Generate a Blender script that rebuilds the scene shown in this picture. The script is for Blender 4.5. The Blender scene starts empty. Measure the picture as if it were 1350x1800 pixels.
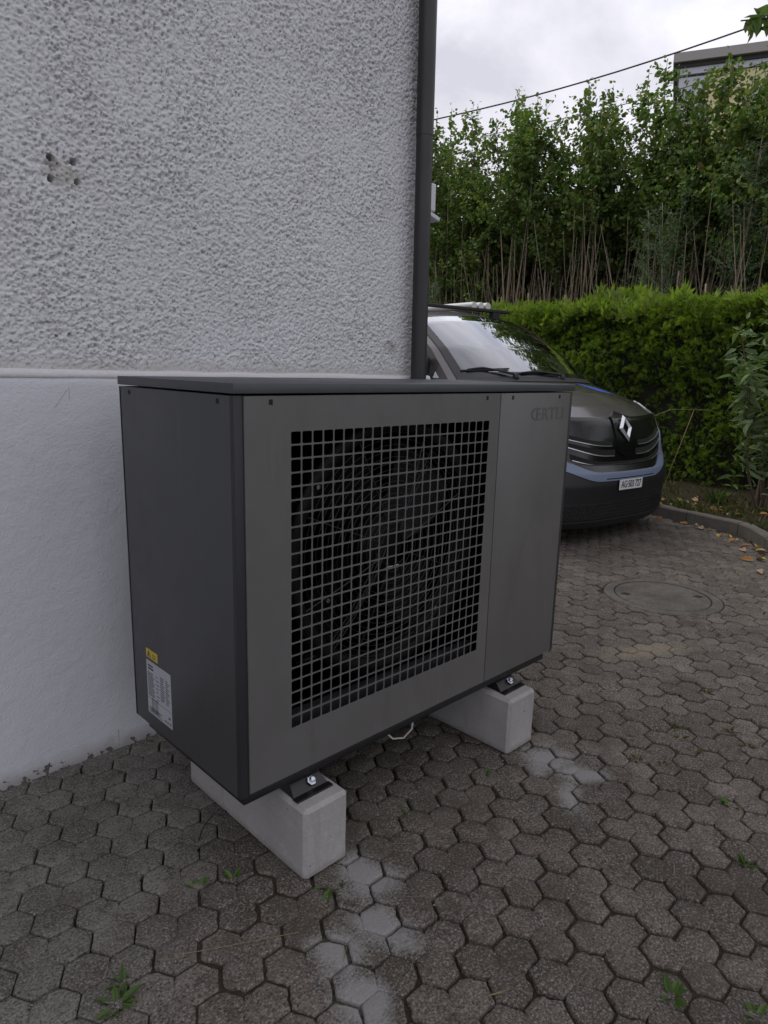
import bpy, bmesh, math, random
import numpy as np
from mathutils import Vector, Matrix
R = math.radians
random.seed(7)
rng = np.random.default_rng(11)
sc = bpy.context.scene
COL = sc.collection

# ------------------------------------------------------------------ camera
CAM = np.array([-0.79748, -1.27747, 1.30538])
FOC, PITCH, ROLL, YAW = 1196.05, 0.2089, 0.026587, 0.776982      # focal length in pixels of a 1350 px wide frame
_f = np.array([math.sin(YAW)*math.cos(PITCH), math.cos(YAW)*math.cos(PITCH), -math.sin(PITCH)])
_r = np.array([math.cos(YAW), -math.sin(YAW), 0.0]); _u = np.cross(_r, _f)
_r, _u = math.cos(ROLL)*_r + math.sin(ROLL)*_u, -math.sin(ROLL)*_r + math.cos(ROLL)*_u
cd = bpy.data.cameras.new('camera'); cam = bpy.data.objects.new('camera', cd); COL.objects.link(cam)
cd.sensor_fit = 'HORIZONTAL'; cd.sensor_width = 36.0; cd.lens = 36.0*FOC/1350.0
cd.clip_start = 0.05; cd.clip_end = 600
cam.matrix_world = Matrix(((_r[0], _u[0], -_f[0], CAM[0]), (_r[1], _u[1], -_f[1], CAM[1]), (_r[2], _u[2], -_f[2], CAM[2]), (0, 0, 0, 1)))
sc.camera = cam

# ------------------------------------------------------------------ sky, sun, exposure
SUN_EL, SUN_AZ = R(58), R(-12)          # azimuth from +Y (into the wall) towards +X
w = bpy.data.worlds.new('World'); sc.world = w; w.use_nodes = True
nt = w.node_tree; nt.nodes.clear()
def N(t, **k):
    n = nt.nodes.new(t)
    for a, b in k.items(): setattr(n, a, b)
    return n
out = N('ShaderNodeOutputWorld'); bg = N('ShaderNodeBackground'); bg.inputs[1].default_value = 0.1
sky = N('ShaderNodeTexSky', sky_type='NISHITA', sun_disc=False, sun_elevation=SUN_EL, sun_rotation=SUN_AZ)
tc = N('ShaderNodeTexCoord')
mp = N('ShaderNodeMapping'); mp.inputs['Scale'].default_value = (1, 1, 1.9); mp.inputs['Location'].default_value = (.3, .6, .2)
nz = N('ShaderNodeTexNoise'); nz.inputs['Scale'].default_value = 2.6; nz.inputs['Detail'].default_value = 7; nz.inputs['Roughness'].default_value = .58; nz.inputs['Distortion'].default_value = .35
rampc = N('ShaderNodeValToRGB'); e = rampc.color_ramp.elements
e[0].position = .36; e[0].color = (5.3, 5.3, 6.0, 1); e[1].position = .62; e[1].color = (8.4, 8.28, 8.9, 1)
rampm = N('ShaderNodeValToRGB'); e = rampm.color_ramp.elements
e[0].position = .28; e[0].color = (.55, .55, .55, 1); e[1].position = .40; e[1].color = (1, 1, 1, 1)
nz2 = N('ShaderNodeTexNoise'); nz2.inputs['Scale'].default_value = 1.7; nz2.inputs['Detail'].default_value = 5
mix = N('ShaderNodeMixRGB')
L = nt.links.new
L(tc.outputs['Generated'], mp.inputs[0]); L(mp.outputs[0], nz.inputs['Vector']); L(mp.outputs[0], nz2.inputs['Vector'])
L(nz.outputs['Fac'], rampc.inputs[0]); L(nz2.outputs['Fac'], rampm.inputs[0])
L(rampm.outputs[0], mix.inputs[0]); L(sky.outputs[0], mix.inputs[1]); L(rampc.outputs[0], mix.inputs[2])
L(mix.outputs[0], bg.inputs[0]); L(bg.outputs[0], out.inputs[0])
sd = bpy.data.lights.new('sun', 'SUN'); sd.energy = 1.3; sd.angle = R(35); sd.color = (1, .96, .9)
sun = bpy.data.objects.new('sun', sd); COL.objects.link(sun)
sun.rotation_euler = Vector((math.sin(SUN_AZ)*math.cos(SUN_EL), math.cos(SUN_AZ)*math.cos(SUN_EL), math.sin(SUN_EL))).to_track_quat('Z', 'Y').to_euler()
sun.location = (6, 4, 12)
sc.view_settings.view_transform = 'Standard'; sc.view_settings.look = 'None'; sc.view_settings.exposure = 0.40; sc.view_settings.gamma = 1
sc.cycles.use_denoising = True
sc.cycles.max_bounces = 8; sc.cycles.transparent_max_bounces = 12
sc.render.film_transparent = False

# ------------------------------------------------------------------ helpers
def project(P):
    d = np.asarray(P, float) - CAM
    z = d @ _f
    return 675 + FOC*(d @ _r)/z, 900 - FOC*(d @ _u)/z, z
ORIGIN = {}                                   # world origin of every object that takes children
def put(o, parent=None):
    COL.objects.link(o)
    if parent is not None: o.parent = parent
def empty(name, loc):
    o = bpy.data.objects.new(name, None); o.empty_display_size = .1; put(o); o.location = loc
    ORIGIN[o.name] = np.array(loc, float); return o
def tag(o, label=None, cat=None, group=None, kind=None):
    if label: o['label'] = label
    if cat: o['category'] = cat
    if group: o['group'] = group
    if kind: o['kind'] = kind
    return o
def build(name, V, F, mat=None, parent=None, smooth=False, at=None, mats=None, mi=None):
    """one mesh object from world coordinates; its origin is at `at` or its parent's origin"""
    V = np.asarray(V, float).reshape(-1, 3)
    og = ORIGIN[parent.name] if parent is not None else (np.array(at, float) if at is not None else np.zeros(3))
    me = bpy.data.meshes.new(name)
    me.from_pydata((V-og).tolist(), [], F if isinstance(F, list) else F.tolist())
    if mats:
        for m in mats: me.materials.append(m)
        if mi is not None: me.polygons.foreach_set('material_index', np.asarray(mi, np.int32))
    elif mat: me.materials.append(mat)
    if smooth: me.polygons.foreach_set('use_smooth', np.ones(len(me.polygons), bool))
    me.update()
    o = bpy.data.objects.new(name, me); put(o, parent)
    if parent is None and at is not None: o.location = at
    ORIGIN[o.name] = og
    return o
class MB:
    def __init__(s): s.v = []; s.f = []
    def add(s, V, F):
        n = len(s.v); s.v += [tuple(map(float, p)) for p in V]; s.f += [tuple(int(i)+n for i in q) for q in F]; return s
    def box(s, x0, x1, y0, y1, z0, z1, c=0.0):
        bm = bmesh.new()
        bmesh.ops.create_cube(bm, size=1)
        for v in bm.verts:
            v.co = ((x0+x1)/2+v.co.x*(x1-x0), (y0+y1)/2+v.co.y*(y1-y0), (z0+z1)/2+v.co.z*(z1-z0))
        if c: bmesh.ops.bevel(bm, geom=list(bm.edges), offset=c, segments=2, profile=.5, affect='EDGES')
        bm.verts.index_update()
        s.add([v.co for v in bm.verts], [[v.index for v in f.verts] for f in bm.faces]); bm.free(); return s
    def tube(s, pts, r, n=8, cap=True):
        pts = [Vector(p) for p in pts]; rs = r if hasattr(r, '__len__') else [r]*len(pts)
        V = []; F = []; up = None
        for i, p in enumerate(pts):
            d = (pts[min(i+1, len(pts)-1)]-pts[max(i-1, 0)]).normalized()
            if up is None: up = d.orthogonal().normalized()
            up = (up-d*up.dot(d)); up = up.normalized() if up.length > 1e-6 else d.orthogonal().normalized()
            sd_ = d.cross(up)
            for k in range(n):
                a = 2*math.pi*k/n; V.append(p+(up*math.cos(a)+sd_*math.sin(a))*rs[i])
        for i in range(len(pts)-1):
            for k in range(n):
                a, b = i*n+k, i*n+(k+1) % n; F.append((a, b, b+n, a+n))
        if cap: F += [tuple(range(n))[::-1], tuple(range((len(pts)-1)*n, len(pts)*n))]
        return s.add(V, F)
    def lathe(s, prof, c, axis='z', n=32, closed=False):
        V = []; F = []; m = len(prof)
        for k in range(n):
            a = 2*math.pi*k/n; ca, sa = math.cos(a), math.sin(a)
            for r, h in prof:
                V.append({'z': (c[0]+r*ca, c[1]+r*sa, c[2]+h), 'y': (c[0]+r*ca, c[1]+h, c[2]+r*sa), 'x': (c[0]+h, c[1]+r*ca, c[2]+r*sa)}[axis])
        for k in range(n):
            for j in range(m if closed else m-1):
                a = k*m+j; b = ((k+1) % n)*m+j; a2 = k*m+(j+1) % m; b2 = ((k+1) % n)*m+(j+1) % m
                F.append((a, b, b2, a2))
        return s.add(V, F)
    def build(s, name, mat=None, parent=None, smooth=False, at=None):
        return build(name, s.v, s.f, mat, parent, smooth, at)
def autosmooth(o, deg=35):
    me = o.data; me.polygons.foreach_set('use_smooth', np.ones(len(me.polygons), bool))
    bm = bmesh.new(); bm.from_mesh(me)
    for ed in bm.edges:
        if len(ed.link_faces) == 2 and ed.calc_face_angle(0) > R(deg): ed.smooth = False
    bm.to_mesh(me); bm.free(); return o
def filtered_noise(shape, sig, step=1.0, seed=0, lo=None):
    """gaussian-filtered white noise, unit variance; sig in metres, step in metres"""
    g = np.random.default_rng(seed).standard_normal(shape)
    fy = np.fft.fftfreq(shape[0])[:, None]; fx = np.fft.fftfreq(shape[1])[None, :]
    k2 = (2*np.pi)**2*(fx**2+fy**2)
    H = np.exp(-k2*(sig/step)**2/2)
    if lo: H = H-np.exp(-k2*(lo/step)**2/2)
    n = np.fft.ifft2(np.fft.fft2(g)*H).real
    return (n-n.mean())/n.std()
def grid_faces(nr, nc):
    i = np.arange((nr-1)*(nc-1)); r, c = i//(nc-1), i % (nc-1); a = r*nc+c
    return np.stack([a, a+1, a+nc+1, a+nc], 1)
def text_mesh(body, size, extrude=0.0005, shear=0.0, spacing=1.0, xs=1.0, offset=0.0):
    cu = bpy.data.curves.new('lettering', 'FONT'); cu.body = body; cu.size = size; cu.extrude = extrude; cu.resolution_u = 3
    cu.align_x = 'CENTER'; cu.align_y = 'CENTER'; cu.space_character = spacing; cu.offset = offset
    o = bpy.data.objects.new('lettering_tmp', cu); COL.objects.link(o)
    dg = bpy.context.evaluated_depsgraph_get(); me = bpy.data.meshes.new_from_object(o.evaluated_get(dg))
    V = np.array([v.co for v in me.vertices]).reshape(-1, 3); F = [tuple(p.vertices) for p in me.polygons]
    bpy.data.objects.remove(o); bpy.data.curves.remove(cu); bpy.data.meshes.remove(me)
    if len(V): V[:, 0] *= xs
    return V, F

# ------------------------------------------------------------------ materials
class M:
    """small node-material writer"""
    def __init__(s, name, color=(.5, .5, .5), rough=.6, metal=0.0, spec=.5, coat=0.0, coat_r=.05):
        s.m = bpy.data.materials.new(name); s.m.use_nodes = True; s.t = s.m.node_tree
        s.b = s.t.nodes['Principled BSDF']; s.o = s.t.nodes['Material Output']
        s.b.inputs['Base Color'].default_value = (*color, 1); s.b.inputs['Roughness'].default_value = rough
        s.b.inputs['Metallic'].default_value = metal; s.b.inputs['Specular IOR Level'].default_value = spec
        s.b.inputs['Coat Weight'].default_value = coat; s.b.inputs['Coat Roughness'].default_value = coat_r
        s._pos = None
    def n(s, t, **k):
        x = s.t.nodes.new(t)
        for a, b in k.items(): setattr(x, a, b)
        return x
    def l(s, a, b): s.t.links.new(a, b)
    def pos(s):
        if s._pos is None: s._pos = s.n('ShaderNodeNewGeometry')
        return s._pos.outputs['Position']
    def noise(s, scale, detail=4, rough=.55, dist=0, vec=None, stretch=None):
        x = s.n('ShaderNodeTexNoise'); x.inputs['Scale'].default_value = scale; x.inputs['Detail'].default_value = detail
        x.inputs['Roughness'].default_value = rough; x.inputs['Distortion'].default_value = dist
        v = vec if vec is not None else s.pos()
        if stretch:
            mp_ = s.n('ShaderNodeMapping'); mp_.inputs['Scale'].default_value = stretch; s.l(v, mp_.inputs[0]); v = mp_.outputs[0]
        s.l(v, x.inputs['Vector']); return x.outputs['Fac']
    def voro(s, scale, feature='F1', out='Distance', vec=None, rnd=1):
        x = s.n('ShaderNodeTexVoronoi', feature=feature); x.inputs['Scale'].default_value = scale; x.inputs['Randomness'].default_value = rnd
        s.l(vec if vec is not None else s.pos(), x.inputs['Vector']); return x.outputs[out]
    def ramp(s, fac, *stops):
        x = s.n('ShaderNodeValToRGB'); cr = x.color_ramp
        while len(cr.elements) < len(stops): cr.elements.new(.5)
        for e_, (p, c) in zip(cr.elements, stops):
            e_.position = p; e_.color = (c, c, c, 1) if not hasattr(c, '__len__') else (*c, 1)
        s.l(fac, x.inputs[0]); return x.outputs[0]
    def mix(s, fac, a, b, mode='MIX'):
        x = s.n('ShaderNodeMix', data_type='RGBA', blend_type=mode)
        for v, sock in ((fac, x.inputs[0]), (a, x.inputs[6]), (b, x.inputs[7])):
            if hasattr(v, 'is_linked') or isinstance(v, bpy.types.NodeSocket): s.l(v, sock)
            elif hasattr(v, '__len__'): sock.default_value = (*v, 1)
            else: sock.default_value = v if sock == x.inputs[0] else (v, v, v, 1)
        return x.outputs[2]
    def math(s, op, a, b=0.0, c=0.0):
        x = s.n('ShaderNodeMath', operation=op)
        for i, v in enumerate((a, b, c)):
            if isinstance(v, bpy.types.NodeSocket): s.l(v, x.inputs[i])
            else: x.inputs[i].default_value = v
        return x.outputs[0]
    def xyz(s, vec=None):
        x = s.n('ShaderNodeSeparateXYZ'); s.l(vec if vec is not None else s.pos(), x.inputs[0]); return x.outputs
    def color(s, c): s.l(c, s.b.inputs['Base Color']); return s
    def rough(s, c): s.l(c, s.b.inputs['Roughness']); return s
    def bump(s, h, dist=.002, strength=1.0):
        x = s.n('ShaderNodeBump'); x.inputs['Distance'].default_value = dist; x.inputs['Strength'].default_value = strength
        s.l(h, x.inputs['Height'])
        if s.b.inputs['Normal'].is_linked: s.l(s.b.inputs['Normal'].links[0].from_socket, x.inputs['Normal'])
        s.l(x.outputs[0], s.b.inputs['Normal']); return s
    def rnd(s): return s.n('ShaderNodeObjectInfo').outputs['Random']
    def isl(s):
        if s._pos is None: s.pos()
        return s._pos.outputs['Random Per Island']
    def spot(s, cx, cy, rx, ry, ang=0.0, soft=.35, warp=.6, wscale=9):
        """blotch mask around a place on the ground: 1 inside, 0 outside, with an uneven edge"""
        p = s.xyz(); ca, sa = math.cos(ang), math.sin(ang)
        dx = s.math('SUBTRACT', p[0], cx); dy = s.math('SUBTRACT', p[1], cy)
        a = s.math('ADD', s.math('MULTIPLY', dx, ca/rx), s.math('MULTIPLY', dy, sa/rx))
        b = s.math('ADD', s.math('MULTIPLY', dx, -sa/ry), s.math('MULTIPLY', dy, ca/ry))
        d = s.math('SQRT', s.math('ADD', s.math('MULTIPLY', a, a), s.math('MULTIPLY', b, b)))
        d = s.math('ADD', d, s.math('MULTIPLY', s.math('SUBTRACT', s.noise(wscale, 5, .65), .5), warp*2))
        return s.ramp(d, (max(0.0, 1-soft), 1.0), (1.0, 0.0))

def mat_plain(name, c, rough=.6, metal=0.0, nscale=0, namp=.15, spec=.5, coat=0.0, bump=0):
    m = M(name, c, rough, metal, spec, coat)
    if nscale:
        f = m.noise(nscale, 5, .6)
        m.color(m.mix(f, tuple(x*(1-namp) for x in c), tuple(x*(1+namp) for x in c)))
        m.rough(m.ramp(f, (.3, max(rough-.08, .02)), (.7, min(rough+.08, 1))))
        if bump: m.bump(f, bump)
    return m.m
MAT = {}
# roughcast render, smooth plinth render
m = M('stucco_paint', rough=.9, spec=.2)
big = m.noise(.9, 4, .6); mid = m.noise(38, 3, .6); fine = m.noise(260, 3, .6); dirt = m.noise(75, 3, .65)
c = m.mix(m.ramp(big, (.3, 0.0), (.7, 1.0)), (.57, .57, .59), (.64, .64, .66))
c = m.mix(m.ramp(dirt, (.58, 0.0), (.70, .6)), c, (.30, .295, .26))
c = m.mix(m.ramp(m.noise(105, 2, .5), (.63, 0.0), (.70, .7)), c, (.19, .185, .16))
pz = m.xyz()
low = m.ramp(m.math('ADD', pz[2], m.math('MULTIPLY', m.noise(14, 4), .06)), (.0, 0.0), (1.0, 1.0))
band = m.ramp(m.math('SUBTRACT', m.math('ADD', pz[2], m.math('MULTIPLY', m.noise(16, 4), .07)), 0.9), (.40, 1.0), (.455, 0.0))
c = m.mix(m.ramp(m.noise(2.4, 5, .7, .5, stretch=(1, 1, .22)), (.52, 0.0), (.70, .30)), c, (.40, .395, .375))
c = m.mix(m.math('MULTIPLY', band, .75), c, (.40, .385, .35))
def wall_spot(m, cx, cz, rx, rz, warp=.7, ws=40, soft=.5):
    p = m.xyz(); a = m.math('DIVIDE', m.math('SUBTRACT', p[0], cx), rx); b = m.math('DIVIDE', m.math('SUBTRACT', p[2], cz), rz)
    d = m.math('SQRT', m.math('ADD', m.math('MULTIPLY', a, a), m.math('MULTIPLY', b, b)))
    d = m.math('ADD', d, m.math('MULTIPLY', m.math('SUBTRACT', m.noise(ws, 5, .7), .5), warp*2))
    return m.ramp(d, (1-soft, 1.0), (1.0, 0.0))
c = m.mix(m.math('MULTIPLY', wall_spot(m, .005, 1.818, .060, .05, 1.5, 75, .7), .45), c, (.30, .27, .20))
c = m.mix(m.math('MULTIPLY', wall_spot(m, -.03, 1.848, .022, .022, 1.6, 110, .6), .6), c, (.16, .145, .115))
c = m.mix(m.math('MULTIPLY', wall_spot(m, 1.33, 1.39, .05, .035, 1.3, 60, .7), .6), c, (.24, .23, .20))
m.color(c); m.bump(mid, .003, .25); m.bump(fine, .0015, .8)
MAT['stucco'] = m.m
m = M('plinth_render', rough=.85, spec=.25)
f1 = m.noise(26, 4, .55, .5, stretch=(1, 1, 1.4)); f2 = m.noise(140, 3, .6); big = m.noise(1.4, 3)
c = m.mix(m.ramp(big, (.3, 0.0), (.7, 1.0)), (.56, .567, .605), (.61, .617, .655))
pz = m.xyz()
peel_n = m.noise(30, 5, .62)
peel_h = m.ramp(m.math('ADD', m.math('MULTIPLY', pz[2], 7.5), m.math('MULTIPLY', m.math('SUBTRACT', m.noise(5, 3), .5), .5)), (.03, 1.0), (.55, 0.0))
peel = m.ramp(m.math('MULTIPLY', peel_n, m.math('ADD', m.math('MULTIPLY', peel_h, .62), .42)), (.515, 0.0), (.535, 1.0))
grime = m.ramp(m.math('ADD', pz[2], m.math('MULTIPLY', m.noise(22, 4), .05)), (.015, 1.0), (.09, 0.0))
c = m.mix(m.math('MULTIPLY', grime, .75), c, (.20, .185, .16))
c = m.mix(peel, c, m.mix(m.noise(90, 4), (.07, .065, .058), (.16, .15, .13)))
m.color(c); m.bump(f1, .006, .10); m.bump(m.noise(95, 4, .65), .004, .40); m.bump(f2, .002, .8); m.bump(m.math('MULTIPLY', peel, -1), .004, .8)
MAT['plinth'] = m.m
MAT['band'] = mat_plain('band_paint', (.56, .555, .56), .85, nscale=60, namp=.12, bump=.002)
MAT['hole'] = mat_plain('hole_dark', (.012, .011, .01), .95)
MAT['pipe'] = mat_plain('pipe_coating', (.020, .0185, .0205), .45, nscale=6, namp=.12)
MAT['white_plastic'] = mat_plain('white_plastic', (.55, .56, .60), .5, nscale=10, namp=.04)
MAT['roof_tile'] = mat_plain('roof_tile', (.10, .06, .05), .8, nscale=12)
# heat pump coatings
def coat_mat(name, c, rough=.5):
    m = M(name, c, rough, 0, .4)
    f = m.noise(900, 2, .5); g = m.noise(3.5, 5, .65); sm = m.noise(7, 4, .7, 1.5, stretch=(1, 1, .35))
    k = m.mix(m.ramp(g, (.35, 0.0), (.7, 1.0)), tuple(x*.93 for x in c), tuple(x*1.07 for x in c))
    k = m.mix(m.ramp(sm, (.56, 0.0), (.74, .45)), k, tuple(x*.68 for x in c))
    st = m.noise(26, 4, .7, .4, stretch=(1, 1, .10)); k = m.mix(m.ramp(st, (.60, 0.0), (.78, .22)), k, tuple(min(1, x*1.5+.02) for x in c))
    sp = m.noise(210, 2, .6); k = m.mix(m.ramp(sp, (.70, 0.0), (.78, .25)), k, tuple(x*1.6+.02 for x in c))
    m.color(k); m.rough(m.ramp(g, (.3, rough-.06), (.7, rough+.10))); m.bump(m.noise(2.2, 2, .5), .012, .25); m.bump(f, .00025, .5)
    return m.m
MAT['panel'] = coat_mat('panel_grey_coating', (.112, .109, .105), .38)
MAT['side'] = coat_mat('anthracite_coating', (.056, .0575, .061), .42)
MAT['post'] = coat_mat('dark_post_coating', (.026, .026, .030), .5)
MAT['lid'] = coat_mat('lid_coating', (.058, .061, .068), .42)
MAT['black'] = mat_plain('black_coating', (.010, .010, .011), .45, nscale=20)
MAT['inner'] = mat_plain('inner_black', (.002, .002, .0025), .8, spec=.1)
MAT['guard'] = mat_plain('guard_wire', (.006, .006, .007), .45)
MAT['fan'] = mat_plain('fan_plastic', (.0012, .0012, .0015), .6, nscale=15, spec=.25)
MAT['fin'] = mat_plain('coil_fin', (.004, .004, .005), .6)
MAT['cable'] = mat_plain('cable_sheath', (.016, .016, .018), .4)
MAT['hose'] = mat_plain('white_hose', (.50, .49, .45), .5)
MAT['steel'] = mat_plain('zinc_steel', (.55, .57, .62), .25, metal=1.0, nscale=60, namp=.2)
MAT['rubber'] = mat_plain('black_bracket', (.008, .008, .010), .35, nscale=30)
MAT['emboss'] = mat_plain('embossed_lettering', (.088, .087, .087), .5)
MAT['label_white'] = mat_plain('label_paper', (.36, .36, .39), .45, nscale=25, namp=.04)
MAT['label_print'] = mat_plain('label_print', (.035, .035, .05), .6)
MAT['label_yellow'] = mat_plain('label_yellow', (.50, .36, .03), .45)
MAT['white_trim'] = mat_plain('plate_white', (.62, .62, .62), .4)
# concrete
m = M('cast_concrete', rough=.85, spec=.3)
f = m.noise(5, 5, .6); g = m.noise(160, 4, .65); p = m.voro(55); st = m.noise(9, 4, .6, 1.0, stretch=(1, 1, .3))
c = m.mix(m.ramp(f, (.3, 0.0), (.7, 1.0)), (.29, .28, .27), (.36, .352, .345))
c = m.mix(m.ramp(st, (.55, 0.0), (.75, .55)), c, (.22, .21, .195))
c = m.mix(m.ramp(g, (.35, .25), (.6, 0.0)), c, (.20, .19, .18))
hol = m.math('MULTIPLY', m.ramp(m.voro(26), (.06, 1.0), (.10, 0.0)), m.ramp(m.noise(7, 2), (.50, 0.0), (.56, 1.0)))
c = m.mix(hol, c, (.07, .065, .06)); c = m.mix(m.ramp(p, (.03, .8), (.06, 0.0)), c, (.12, .115, .11))
zb = m.xyz(); c = m.mix(m.ramp(m.math('ADD', zb[2], m.math('MULTIPLY', m.noise(40, 4, .65), .03)), (.012, .75), (.042, 0.0)), c, (.13, .118, .10))
c = m.mix(m.ramp(m.noise(16, 4, .7), (.62, 0.0), (.72, .35)), c, (.46, .455, .45))
m.color(c); m.bump(g, .0008, .6); m.bump(m.ramp(p, (.03, 0.0), (.09, 1.0)), .002, .5)
MAT['concrete'] = m.m
# paving stones
DUST = ((.27, -.16, .10, .12, 0), (.19, -.30, .07, .13, .3), (.06, -.30, .075, .12, -.3), (.02, -.42, .085, .12, -.4), (-.06, -.5, .05, .1, 0), (1.10, -.17, .12, .11, -.9), (1.12, -.30, .13, .07, -.9), (.98, -.34, .05, .10, -.9))      # cement dust spilled by the builders
def paver_mat(name, obj_random=True):
    m = M(name, rough=.92, spec=.25)
    r = m.rnd() if obj_random else m.isl()
    agg = m.noise(165, 3, .7); agg2 = m.noise(330, 2, .5); pit = m.voro(150); patch = m.noise(6.5, 5, .62); stain = m.noise(17, 5, .68, .6); big = m.noise(1.1, 3, .5)
    c = m.mix(r, (.074, .062, .051), (.150, .129, .109))
    px = m.xyz()
    left = m.ramp(m.math('SUBTRACT', px[1], m.math('MULTIPLY', px[0], .9)), (-.15, 0.0), (.35, 1.0))       # stones by the wall are less mossy, greyer
    c = m.mix(left, c, m.mix(r, (.138, .128, .115), (.205, .191, .173)))
    c = m.mix(m.ramp(patch, (.42, 0.0), (.60, .8)), c, m.mix(.62, c, (.052, .043, .035)))
    c = m.mix(m.ramp(stain, (.55, 0.0), (.68, .7)), c, (.055, .046, .038))
    c = m.mix(m.ramp(m.noise(3.2, 4, .6), (.62, 0.0), (.72, .35)), c, (.075, .070, .035))
    c = m.mix(m.ramp(m.noise(11, 4, .7), (.64, 0.0), (.70, .55)), c, (.175, .165, .15))
    c = m.mix(m.ramp(m.noise(48, 4, .7), (.36, .55), (.52, 0.0)), c, m.mix(.6, c, (.03, .026, .022)))
    c = m.mix(m.ramp(m.noise(39, 4, .7), (.56, 0.0), (.70, .45)), c, (.205, .19, .17))
    soilf = m.math('MULTIPLY', m.ramp(m.noise(4.3, 6, .72, .8), (.50, 0.0), (.66, .7)), m.ramp(left, (.0, 1.0), (1.0, .2)))
    # aggregate speckle
    c = m.mix(m.ramp(agg, (.53, 0.0), (.64, .65)), c, (.27, .25, .22))
    c = m.mix(m.ramp(agg, (.34, .9), (.46, 0.0)), c, (.026, .022, .019))
    c = m.mix(m.ramp(agg2, (.66, 0.0), (.73, .6)), c, (.42, .40, .37))
    c = m.mix(soilf, c, m.mix(m.noise(90, 3, .7), (.040, .032, .025), (.080, .066, .052)))
    # cement dust left by the builders in front of the blocks, sand by the manhole
    dust = None
    for a in DUST:
        k = m.spot(*a, soft=.85, warp=.7, wscale=12); dust = k if dust is None else m.math('MAXIMUM', dust, k)
    dust = m.math('MULTIPLY', m.ramp(m.math('ADD', m.math('MULTIPLY', dust, .62), m.math('ADD', m.math('MULTIPLY', m.noise(165, 3, .75), .75), m.math('MULTIPLY', m.noise(9, 4, .7), .35))), (.58, 0.0), (1.30, 1.0)), .70)
    c = m.mix(dust, c, (.29, .282, .275))
    sand = m.math('MULTIPLY', m.spot(2.28, .02, .36, .10, -.5, soft=.8, warp=.7, wscale=7), m.ramp(m.noise(60, 3), (.35, .2), (.6, .7)))
    c = m.mix(sand, c, (.22, .185, .13))
    m.color(c)
    m.bump(agg, .0026, .9); m.bump(m.ramp(pit, (.1, 0.0), (.35, 1.0)), .0014, .5); m.bump(m.noise(45, 4, .7), .004, .5); m.bump(stain, .003, .35)
    m.rough(m.ramp(patch, (.3, .8), (.7, .97)))
    return m.m
MAT['paver'] = paver_mat('paving_concrete'); MAT['paver_far'] = paver_mat('paving_concrete_field', False)
m = M('joint_soil', rough=1.0, spec=.1)
f = m.noise(60, 5, .7); g = m.noise(9, 4, .6); h = m.noise(300, 3, .7)
c = m.mix(m.ramp(f, (.3, 0.0), (.7, 1.0)), (.024, .019, .015), (.070, .054, .040))
c = m.mix(m.ramp(g, (.56, 0.0), (.68, .55)), c, (.030, .036, .012))
c = m.mix(m.ramp(h, (.62, 0.0), (.70, .5)), c, (.12, .095, .06))
dust = None
for a in DUST:
    k = m.spot(*a, soft=.85, warp=.7, wscale=12); dust = k if dust is None else m.math('MAXIMUM', dust, k)
c = m.mix(m.math('MULTIPLY', m.math('MULTIPLY', dust, m.ramp(m.noise(25, 4, .7), (.42, 0.0), (.62, 1.0))), .7), c, (.22, .21, .20))
m.color(c); m.bump(f, .008, .9); m.bump(h, .002, .8); MAT['soil'] = m.m
m = M('bed_soil', rough=1.0, spec=.1)
f = m.noise(30, 6, .7); h = m.noise(110, 3, .7)
c = m.mix(f, (.016, .013, .009), (.06, .05, .03)); c = m.mix(m.ramp(h, (.58, 0.0), (.68, .8)), c, (.10, .075, .04))
m.color(c); m.bump(f, .03, .9); MAT['bed'] = m.m
m = M('far_ground', rough=1.0, spec=.1)
m.color(m.mix(m.noise(.6, 6, .7), (.022, .032, .012), (.05, .06, .025))); MAT['ground'] = m.m
m = M('kerb_concrete', rough=.9, spec=.2)
f = m.noise(9, 5, .65); g = m.noise(140, 3, .6)
c = m.mix(f, (.065, .06, .052), (.15, .14, .125)); c = m.mix(m.ramp(g, (.6, 0.0), (.7, .5)), c, (.22, .21, .19)); m.color(c); m.bump(g, .002, .7); m.bump(f, .004, .5); MAT['kerb'] = m.m
m = M('manhole_concrete', rough=.9, spec=.25)
g = m.noise(170, 3, .65); f = m.noise(5, 5, .65)
c = m.mix(m.ramp(f, (.35, 0.0), (.65, 1.0)), (.060, .053, .046), (.125, .115, .104)); c = m.mix(m.ramp(m.noise(45, 4, .7), (.5, 0.0), (.66, .6)), c, (.045, .038, .032)); c = m.mix(m.ramp(g, (.54, 0.0), (.66, .6)), c, (.21, .195, .175)); c = m.mix(m.ramp(g, (.3, .7), (.44, 0.0)), c, (.03, .027, .024))
m.color(c); m.bump(g, .0015, .7); MAT['manhole'] = m.m
MAT['iron'] = mat_plain('cast_iron_rim', (.075, .066, .058), .75, nscale=40, namp=.35, bump=.001)
# van
def paint(name, c, rough=.32, metal=.35):
    m = M(name, c, rough, metal, .5, 1.0, .04)
    g = m.noise(1500, 1, .5); d = m.noise(3, 5, .65)
    m.color(m.mix(m.ramp(g, (.4, 0.0), (.65, 1.0)), tuple(x*.8 for x in c), tuple(x*1.3 for x in c)))
    m.rough(m.ramp(d, (.3, rough), (.7, rough+.12)))
    m.l(m.ramp(d, (.3, .03), (.75, .16)), m.b.inputs['Coat Roughness'])
    return m.m
MAT['paint'] = paint('van_brown_grey_paint', (.075, .066, .065))
MAT['vplastic'] = mat_plain('bumper_plastic', (.012, .0125, .014), .55, nscale=400, namp=.3)
MAT['vgloss'] = mat_plain('gloss_black', (.005, .005, .006), .22, coat=.15)
MAT['strip'] = mat_plain('bumper_blue_grey', (.155, .195, .275), .55, nscale=30, namp=.08)
MAT['decal'] = mat_plain('blue_decal', (.05, .10, .42), .35)
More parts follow.
